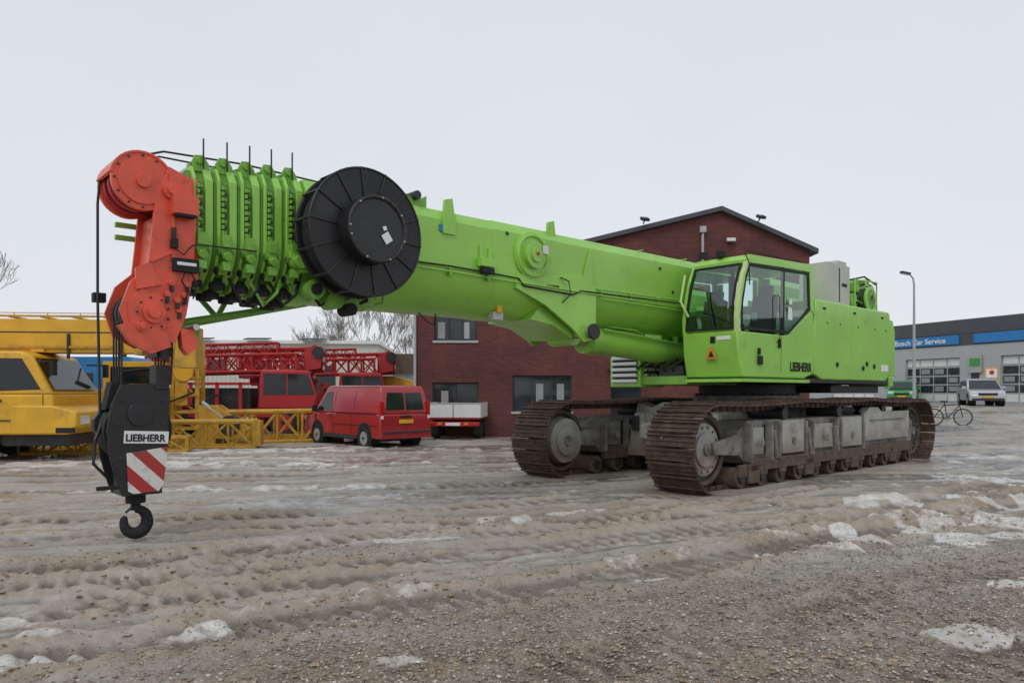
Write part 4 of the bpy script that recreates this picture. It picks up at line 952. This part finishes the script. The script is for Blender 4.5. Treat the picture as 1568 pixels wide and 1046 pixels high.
# zone of loose gravel (foreground, right)
gz=np.clip((6.9-gy+gx*.38)/1.6,0,1)*np.clip((gx+3.2)/2.5,0,1)*np.clip((10.0-gy)/1.5,0,1)
calm=1-.55*gz
H+=(.07*(fbm(wx*.35,wy*.35,3,1)-.5)+.03*(fbm(wx*1.5,wy*1.5,3,2)-.5)+(.065*streak+.026*streak2)*calm)*near
snow=np.zeros_like(H); mud=np.zeros_like(H); wet=np.zeros_like(H)
sel=(gy>2)&(gy<26)&(np.abs(gx)<26)
ix=np.where(sel)[0]
def rut(pl,w=.26,depth=.055,lug=.02,snowy=.4,muddy=.8,seed=0,period=.19):
    global H,snow,mud,wet
    pl=np.array(pl,float)
    P=[];n=len(pl)
    for i in range(n-1):
        p0=pl[max(i-1,0)];p1=pl[i];p2=pl[i+1];p3=pl[min(i+2,n-1)]
        for t in np.linspace(0,1,7)[:-1]: P.append(.5*((2*p1)+(-p0+p2)*t+(2*p0-5*p1+4*p2-p3)*t*t+(-p0+3*p1-3*p2+p3)*t**3))
    P.append(pl[-1]); P=np.array(P)
    x=wx[ix]*.35+gx[ix]*.65; y=wy[ix]*.35+gy[ix]*.65
    best=np.full(len(ix),9.); sd=np.zeros(len(ix)); arc=np.zeros(len(ix)); acc=0
    for i in range(len(P)-1):
        a=P[i];d=P[i+1]-a;L=np.hypot(*d); t=((x-a[0])*d[0]+(y-a[1])*d[1])/L**2; tc=np.clip(t,0,1)
        ex=x-a[0]-tc*d[0]; ey=y-a[1]-tc*d[1]; ds=np.hypot(ex,ey); m=ds<best
        best[m]=ds[m]; sd[m]=np.sign(d[0]*ey-d[1]*ex)[m]*ds[m]; arc[m]=(acc+tc*L)[m]; acc+=L
    cm=calm[ix]
    nz=fbm(gx[ix]*1.1,gy[ix]*1.1,3,20+seed)
    br=np.clip(nz*2.6-.65,0,1)
    inb=np.exp(-(best/w)**6)
    bw=w*(.25+.35*fbm(gx[ix]*2,gy[ix]*2,2,90+seed))
    berm=np.exp(-((best-w*1.3)/bw)**2)
    H[ix]-=depth*inb*(.5+br)*cm*.9
    rag=.1+1.7*fbm(gx[ix]*8,gy[ix]*8,4,30+seed)**1.3
    H[ix]+=depth*.8*berm*br*rag*cm
    lg=np.clip(1.8*np.sin(2*np.pi*(arc/period)+np.abs(sd)*11),-1,1)*np.clip(.4+1.2*fbm(gx[ix]*4,gy[ix]*4,2,45),0,1)
    la_=np.clip(nz*3-.95,0,1)
    H[ix]+=lug*inb*lg*la_*cm*.85
    bm_=berm*np.clip((fbm(gx[ix]*.8,gy[ix]*.8,4,60+seed)-.66+snowy*.22)*7,0,1)*(sd>0)*np.clip((fbm(gx[ix]*5,gy[ix]*5,3,66+seed)-.35)*3,0,1)
    snow[ix]=np.maximum(snow[ix],bm_*snowy)
    mud[ix]=np.maximum(mud[ix],(berm*1.0+inb*.35*(1+lg*la_))*muddy*np.clip(br*1.6+.2,0,1))
    wet[ix]=np.maximum(wet[ix],inb*np.clip(1.1-br*1.1-lg*la_*.3,0,1))
rut([(-12,7.0),(-4.8,6.6),(-2.3,7.6),(0,8.4),(3,9.8),(8,11.5),(18,14)],.27,.06,.025,.25,1.0,1)
rut([(-12,9.2),(-4.8,9.2),(-1.0,10.3),(2.2,11.2),(4,10.4),(9,9.8),(18,9.2)],.25,.045,.045,.2,.7,2,.24)
rut([(-6,3.6),(-2.7,4.6),(-.9,5.5),(1.2,6.6),(4,8.3),(9,10.2),(18,12.5)],.30,.07,.02,.8,1.0,3)
rut([(-6,4.9),(-3.4,5.4),(-1.3,6.4),(.6,7.5),(3.6,9.0),(8,10.8),(18,13.2)],.22,.055,.03,.3,1.0,4)
rut([(-2.5,2.6),(-.3,3.9),(1.6,5.0),(4.5,6.4),(9,8.2),(18,10.5)],.28,.05,.03,.1,.9,5)
rut([(.2,2.4),(2.2,3.9),(4.6,5.2),(9,6.8),(18,8.7)],.28,.05,.03,.3,.9,6)
rut([(-14,12.0),(-7,11.8),(-1,12.6),(2,14.2)],.3,.035,.04,.2,.5,7,.25)
rut([(-14,8.2),(-6,8.0),(-2,9.0),(1,9.4),(5,12.2)],.2,.045,.045,.2,.8,8,.22)
rut([(-18,14.8),(-7,14.2),(0,15.2)],.3,.035,.03,.4,.4,9,.25)
rut([(-18,16.8),(-7,16.0),(-1,16.4)],.3,.04,.03,.4,.4,13,.25); rut([(-20,19.6),(-9,18.3),(-1,18.2)],.3,.04,.02,.5,.4,14)
rut([(5,9),(8,10.8),(12,12),(22,15)],.3,.06,.012,.8,.9,10)
rut([(-5,3.0),(-3.6,4.4),(-3.0,6.0),(-1.4,8.3),(2.4,9.6),(8,9.4)],.2,.04,.035,.1,.8,11)
rut([(-9,5.2),(-5,5.9),(-3.0,6.35),(-.4,7.3),(2,8.6),(6,10)],.2,.04,.04,.1,.9,12)
rut([(4.5,9.6),(9,13.2),(14,18),(22,24)],.3,.045,.03,.4,.6,15,.24); rut([(2.0,5.6),(5,6.9),(8,7.6),(16,8.0)],.24,.04,.035,.1,.8,16,.22)
H+=(.030*(np.abs(fbm(gx*6,gy*6,4,3)-.5)*2)*(.25+mud)+.012*(fbm(gx*14,gy*14,2,9)-.5))*near*1.3
slf=np.clip((fbm(ua*.5+9,va*1.5,5,61)-.56)*7,0,1)*np.clip((gy-7.0)/4,.0,1)
snow=np.maximum(snow,slf*.48*(1-np.clip(mud,0,1)*.8)*(1-gz))
def blob(cx,cy,rx,ry,ang,st,seed,sharp=5,lift=.028):
    global snow,H
    c,s=math.cos(R(ang)),math.sin(R(ang)); dx=gx-cx;dy=gy-cy; u=(dx*c+dy*s)/rx; v=(-dx*s+dy*c)/ry; d=u*u+v*v
    m_=d<6
    val=np.zeros_like(gx); n_=fbm(gx[m_]*2.8,gy[m_]*2.8,6,80+seed)
    val[m_]=np.clip((np.exp(-d[m_]*.8)*1.15+n_*2.2-1.85)*sharp,0,1)*st
    snow=np.maximum(snow,val); H+=val*lift
blob(6.2,9.3,3.2,.7,22,.9,1); blob(5.2,8.0,2.2,.3,15,.75,2); blob(9.5,11,3.5,.9,15,.95,3); blob(2.95,4.75,.42,.16,5,1,4,9,.035); blob(3.7,5.0,.5,.2,15,.95,5,8)
blob(-2.9,4.55,1.3,.16,28,.8,6,6); blob(-4,5.1,1.2,.22,15,.6,7); blob(-.75,4.35,.28,.09,10,.95,8,8); blob(4.3,6.2,.5,.12,10,.9,9,8); blob(1.2,6.3,.35,.10,20,.85,10,8)
blob(-9.5,16,7,1.0,4,.95,11,4,.03); blob(-10,20,9,1.4,5,.95,12,4,.03); blob(-1,8.0,.9,.14,18,.6,13,6); blob(.5,9.6,1.4,.2,22,.7,14,6); blob(12,14,5,1.5,15,.9,15,4); blob(16,19,8,1.5,10,.85,16,4)
blob(2.9,7.6,1.4,.18,20,.75,17,6); blob(-3.5,12.3,4,.3,8,.7,18,5); blob(5.5,10.9,1.6,.4,20,.9,19,6)
blob(-4.3,4.25,1.4,.10,18,.8,21,6); blob(8.6,9.0,2,.3,10,.85,22,5); blob(-6,17.8,5,.5,4,.8,25,4,.02)
pud=np.clip((fbm(ua*.4,va*1.1,4,5)-.48)*5+.1,0,1)
for cx,cy,rx,ry in ((-.2,7.0,2.2,.4),(-3.6,7.3,2.0,.3),(-6,6.3,2.5,.6),(0.6,11.6,4,.8),(8,8.6,3,.7),(-4,10.6,4,.5),(-2.6,3.9,1.2,.22),(-1.2,8.9,1.5,.2),(1.2,6.9,1.3,.22),(3.2,9.0,1.6,.25)):
    d=((gx-cx)/rx)**2+((gy-cy)/ry)**2; pud=np.maximum(pud,np.exp(-d)*.95)
wet=np.maximum(wet*.9,pud*(1-mud*.7))*(1-gz*.5)
mud=np.maximum(mud,np.clip((fbm(ua*.5,va*1.3,4,6)-.49)*4,0,.85)*np.clip(1.1-wet,0,1))
mud=np.maximum(mud,.35*np.clip((9-gy)/3,0,1)*(1-wet*.6))
grav=np.maximum(np.clip((fbm(ua*.35,va*.7,3,7)-.45)*4+np.clip((6.4-gy)/3+gx*.12,-.8,.8),0,1),gz*(.65+.5*fbm(gx*1.3,gy*1.3,3,15)))*(gy<14)
grav=np.clip(grav,0,1)
H+=gz*.012*(fbm(gx*18,gy*18,2,19)-.5)*2
ca,sa=math.cos(R(222.3)),math.sin(R(222.3)); dx=gx-5.07; dy=gy-16; la=dx*ca+dy*sa; ls=-dx*sa+dy*ca
near_tr=np.clip(1.5-np.maximum(0,np.abs(np.abs(ls)-1.6)-.45)*2.6,0,1)*np.clip(5.9-np.abs(la),0,1)
H=H*(1-near_tr)
H=np.minimum(H,.12+g_np(gx,gy))
nx_,ny_=len(X),len(Y)
Hg=H.reshape(ny_,nx_)
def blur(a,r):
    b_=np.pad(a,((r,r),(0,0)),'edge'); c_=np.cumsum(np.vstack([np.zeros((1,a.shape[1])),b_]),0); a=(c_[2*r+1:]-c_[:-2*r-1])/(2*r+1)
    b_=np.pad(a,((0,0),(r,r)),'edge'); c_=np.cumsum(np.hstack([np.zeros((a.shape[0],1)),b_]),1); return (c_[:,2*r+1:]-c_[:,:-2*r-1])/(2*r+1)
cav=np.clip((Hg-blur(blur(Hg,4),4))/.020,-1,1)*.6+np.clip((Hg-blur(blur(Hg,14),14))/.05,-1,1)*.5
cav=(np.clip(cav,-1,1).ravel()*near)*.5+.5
me=bpy.data.meshes.new('ground')
co=np.stack([gx,gy,H],1).astype(np.float32)
idx=np.arange(nx_*ny_).reshape(ny_,nx_); q=np.stack([idx[:-1,:-1],idx[:-1,1:],idx[1:,1:],idx[1:,:-1]],-1).reshape(-1,4)
me.vertices.add(len(co)); me.vertices.foreach_set('co',co.ravel()); me.loops.add(q.size); me.loops.foreach_set('vertex_index',q.ravel().astype(np.int32)); me.polygons.add(len(q)); me.polygons.foreach_set('loop_start',np.arange(0,q.size,4,dtype=np.int32)); me.polygons.foreach_set('loop_total',np.full(len(q),4,dtype=np.int32))
me.update(calc_edges=True); me.validate(); me.polygons.foreach_set('use_smooth',[True]*len(me.polygons))
at=me.color_attributes.new('mask','FLOAT_COLOR','POINT'); at.data.foreach_set('color',np.stack([snow,mud,wet,grav],1).astype(np.float32).ravel())
at=me.color_attributes.new('relief_shade','FLOAT_COLOR','POINT'); at.data.foreach_set('color',np.stack([cav,cav,cav,np.ones_like(cav)],1).astype(np.float32).ravel())
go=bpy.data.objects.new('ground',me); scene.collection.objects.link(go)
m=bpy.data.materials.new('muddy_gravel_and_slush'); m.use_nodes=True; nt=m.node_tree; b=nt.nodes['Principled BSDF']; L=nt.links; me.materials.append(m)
tc=nd(nt,'ShaderNodeTexCoord'); A=nd(nt,'ShaderNodeAttribute',attribute_name='mask'); sp=nd(nt,'ShaderNodeSeparateColor'); L.new(A.outputs['Color'],sp.inputs[0])
A2=nd(nt,'ShaderNodeAttribute',attribute_name='relief_shade')
def noise(sc,det=8,ro=.6,dist=0):
    n=nd(nt,'ShaderNodeTexNoise'); n.inputs['Scale'].default_value=sc; n.inputs['Detail'].default_value=det; n.inputs['Roughness'].default_value=ro; n.inputs['Distortion'].default_value=dist; L.new(tc.outputs['Object'],n.inputs['Vector']); return n.outputs['Fac']
def mrange(v,a,b_,c,d):
    n=nd(nt,'ShaderNodeMapRange'); L.new(v,n.inputs[0]); n.inputs[1].default_value=a; n.inputs[2].default_value=b_; n.inputs[3].default_value=c; n.inputs[4].default_value=d; return n.outputs[0]
def mixc(f,a,b_):
    n=nd(nt,'ShaderNodeMix',data_type='RGBA'); L.new(f,n.inputs['Factor'])
    for s_,v in (('A',a),('B',b_)):
        if isinstance(v,tuple): n.inputs[s_].default_value=(*v,1)
        else: L.new(v,n.inputs[s_])
    return n.outputs['Result']
def mth(op,a,b_):
    n=nd(nt,'ShaderNodeMath',operation=op); n.use_clamp=False
    for i,v in enumerate((a,b_)):
        if isinstance(v,(int,float)): n.inputs[i].default_value=v
        else: L.new(v,n.inputs[i])
    return n.outputs[0]
base=mixc(mrange(noise(1.1,9,.65,.4),.35,.65,0,1),(.33,.295,.25),(.47,.44,.40))
base=mixc(mrange(noise(9,6,.7),.5,.7,0,.6),base,(.27,.22,.17))
vo=nd(nt,'ShaderNodeTexVoronoi'); vo.inputs['Scale'].default_value=46; L.new(tc.outputs['Object'],vo.inputs['Vector'])
hs=nd(nt,'ShaderNodeSeparateColor'); L.new(vo.outputs['Color'],hs.inputs[0])
peb=mixc(hs.outputs[0],(.17,.125,.088),(.47,.39,.30)); peb=mixc(mrange(vo.outputs['Distance'],.35,.7,0,1),peb,(.11,.083,.06))
mudf=mth('MULTIPLY',sp.outputs[1],mrange(noise(5,7,.7),.3,.55,.3,.95))
col=mixc(mudf,base,mixc(mrange(noise(12,7,.7),.35,.65,0,1),(.22,.145,.085),(.41,.30,.195)))
gf=mth('MULTIPLY',A.outputs['Alpha'],mrange(noise(3,5,.6),.35,.6,.2,.95))
col=mixc(gf,col,peb)
wetf=mth('MULTIPLY',sp.outputs[2],mrange(noise(2.2,6,.6),.32,.5,.2,1))
col=mixc(mth('MULTIPLY',wetf,.6),col,mixc(mrange(noise(3,7,.65),.35,.65,0,1),(.22,.195,.17),(.37,.345,.315)))
sn=mth('ADD',mth('ADD',sp.outputs[0],mrange(noise(6,8,.7),.3,.7,-.32,.32)),mrange(noise(30,4,.7),.3,.7,-.15,.15)); sf=mrange(sn,.36,.8,0,.95)
snm=mth('MULTIPLY',sf,mrange(sp.outputs[0],.05,.2,0,1))
col=mixc(snm,col,mixc(mrange(noise(5,9,.75),.35,.62,0,1),(.48,.43,.37),(.78,.765,.74)))
rel=mrange(A2.outputs['Fac'],.12,.5,.75,0)  # hollows darkened, crests lightened: shading painted into the colour, along with moisture
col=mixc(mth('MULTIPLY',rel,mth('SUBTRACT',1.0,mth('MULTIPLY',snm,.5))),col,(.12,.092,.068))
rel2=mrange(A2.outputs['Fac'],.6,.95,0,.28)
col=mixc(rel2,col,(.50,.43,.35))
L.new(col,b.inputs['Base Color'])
ro=mrange(wetf,0,.75,.66,.08); L.new(ro,b.inputs['Roughness']); b.inputs['Specular IOR Level'].default_value=.5
ht=mth('ADD',mth('MULTIPLY',noise(26,7,.7),.026),mth('MULTIPLY',mth('MULTIPLY',vo.outputs['Distance'],gf),-.022))
ht=mth('ADD',ht,mth('MULTIPLY',noise(8,6,.6),.03))
ht=mth('MULTIPLY',ht,mrange(wetf,0,.8,1,.08))
bp=nd(nt,'ShaderNodeBump'); bp.inputs['Strength'].default_value=.95; bp.inputs['Distance'].default_value=1.0; L.new(ht,bp.inputs['Height']); L.new(bp.outputs[0],b.inputs['Normal'])

def scatter(name,N,smin,smax,pw,dens,cols,probs,flat=.7,ymax=7.5,smooth=False,yp=1.5):
    sy=3.4+ymax*np.random.rand(N)**yp; sxx=(np.random.rand(N)*2-1)*(sy*.74)
    i=np.clip(np.searchsorted(X,sxx),1,nx_-1); j=np.clip(np.searchsorted(Y,sy),1,ny_-1); k=j*nx_+i
    keep=np.random.rand(N)<dens(k); sxx=sxx[keep];sy=sy[keep];k=k[keep]; hz=H[k]
    n=len(sxx); octv=np.array([(1,0,0),(-1,0,0),(0,1,0),(0,-1,0),(0,0,1),(0,0,-1),(.62,.62,.5),(-.62,.62,.5),(-.62,-.62,.5),(.62,-.62,.5)])
    octf=[(0,6,9),(6,4,9),(0,2,6),(2,7,6),(6,7,4),(7,2,1),(7,1,8),(7,8,4),(8,1,3),(8,3,9),(8,9,4),(9,3,0),(0,5,2),(2,5,1),(1,5,3),(3,5,0)]
    sz=smin+(smax-smin)*np.random.rand(n)**pw; an=np.random.rand(n)*6.28; st=.6+.7*np.random.rand(n,3); st[:,2]*=flat
    V=octv[None]*st[:,None]*(1+.5*(np.random.rand(n,10,1)-.5))*sz[:,None,None]
    c,s_=np.cos(an)[:,None],np.sin(an)[:,None]; VX=V[...,0]*c-V[...,1]*s_+sxx[:,None]; VY=V[...,0]*s_+V[...,1]*c+sy[:,None]; VZ=V[...,2]+hz[:,None]+sz[:,None]*.1
    vv=np.stack([VX,VY,VZ],-1).reshape(-1,3); ff=(np.array(octf)[None]+10*np.arange(n)[:,None,None]).reshape(-1,3)
    me2=bpy.data.meshes.new(name); me2.from_pydata(vv.tolist(),[],ff.tolist())
    for k_,c_ in enumerate(cols): me2.materials.append(mat(name+'_%d'%k_,c_,.5,var=.25,scale=30,bump=.6,bscale=60))
    me2.polygons.foreach_set('material_index',np.repeat(np.random.choice(len(cols),n,p=probs),16).astype(np.int32))
    if smooth: me2.polygons.foreach_set('use_smooth',[True]*len(me2.polygons))
    o=bpy.data.objects.new(name,me2); scene.collection.objects.link(o)
scatter('gravel',90000,.004,.0145,2.4,lambda k:(.04+grav[k]*.96)*(1-wet[k]*.6)*(1-snow[k]*.7),((.38,.31,.235),(.25,.185,.13),(.54,.50,.44),(.16,.14,.12)),[.40,.34,.13,.13],.7,6.0)
scatter('mud_clods',9000,.006,.028,3,lambda k:np.clip(mud[k]*1.1-.3,0,1)*(1-snow[k]),((.25,.17,.10),(.37,.27,.175)),[.5,.5],.45,8.5)
scatter('slush_lumps',9000,.006,.034,3,lambda k:np.clip(snow[k]-.45,0,.6),((.66,.63,.58),(.52,.46,.39)),[.5,.5],.4,8.5)

# ---------------------------------------------------------------- light, sky, camera
w=bpy.data.worlds.new('World'); scene.world=w; w.use_nodes=True; nt=w.node_tree; L=nt.links; bg=nt.nodes['Background']
sk=nd(nt,'ShaderNodeTexSky'); sk.sky_type='NISHITA'; sk.sun_disc=False; sk.sun_elevation=R(48); sk.sun_rotation=R(205)
hsv=nd(nt,'ShaderNodeHueSaturation'); hsv.inputs['Saturation'].default_value=.35; L.new(sk.outputs[0],hsv.inputs['Color'])
tc=nd(nt,'ShaderNodeTexCoord'); sp=nd(nt,'ShaderNodeSeparateXYZ'); L.new(tc.outputs['Generated'],sp.inputs[0])
cr=nd(nt,'ShaderNodeValToRGB'); cr.color_ramp.elements[0].position=0; cr.color_ramp.elements[0].color=(8.1,8.35,8.7,1); cr.color_ramp.elements[1].position=.6; cr.color_ramp.elements[1].color=(7.0,7.55,8.3,1); L.new(sp.outputs[2],cr.inputs[0])
nz=nd(nt,'ShaderNodeTexNoise'); nz.inputs['Scale'].default_value=1.6; nz.inputs['Detail'].default_value=4; L.new(tc.outputs['Generated'],nz.inputs['Vector'])
mr=nd(nt,'ShaderNodeMapRange'); mr.inputs[1].default_value=.3; mr.inputs[2].default_value=.7; mr.inputs[3].default_value=.97; mr.inputs[4].default_value=1.03; L.new(nz.outputs['Fac'],mr.inputs[0])
sc_=nd(nt,'ShaderNodeVectorMath',operation='SCALE'); L.new(cr.outputs[0],sc_.inputs[0]); L.new(mr.outputs[0],sc_.inputs['Scale'])
mx=nd(nt,'ShaderNodeMix',data_type='RGBA'); mx.inputs['Factor'].default_value=.92; L.new(hsv.outputs[0],mx.inputs['A']); L.new(sc_.outputs[0],mx.inputs['B']); L.new(mx.outputs['Result'],bg.inputs['Color'])
bg.inputs['Strength'].default_value=.10
sl=bpy.data.lights.new('sun','SUN'); sl.energy=.85; sl.angle=R(20); sl.color=(1,.97,.93)
so=bpy.data.objects.new('sun',sl); scene.collection.objects.link(so)
dv=Vector((.42*math.cos(R(48)),.9*math.cos(R(48)),-math.sin(R(48)))); so.rotation_euler=dv.to_track_quat('-Z','Y').to_euler(); so.location=(0,0,20)
cd=bpy.data.cameras.new('camera'); cam=bpy.data.objects.new('camera',cd); scene.collection.objects.link(cam); cam.location=(0,0,1.6); cam.rotation_euler=(R(90),0,0); cd.lens=26; cd.sensor_width=36; cd.shift_y=.0494; cd.clip_end=3000; cd.clip_start=.05
scene.camera=cam
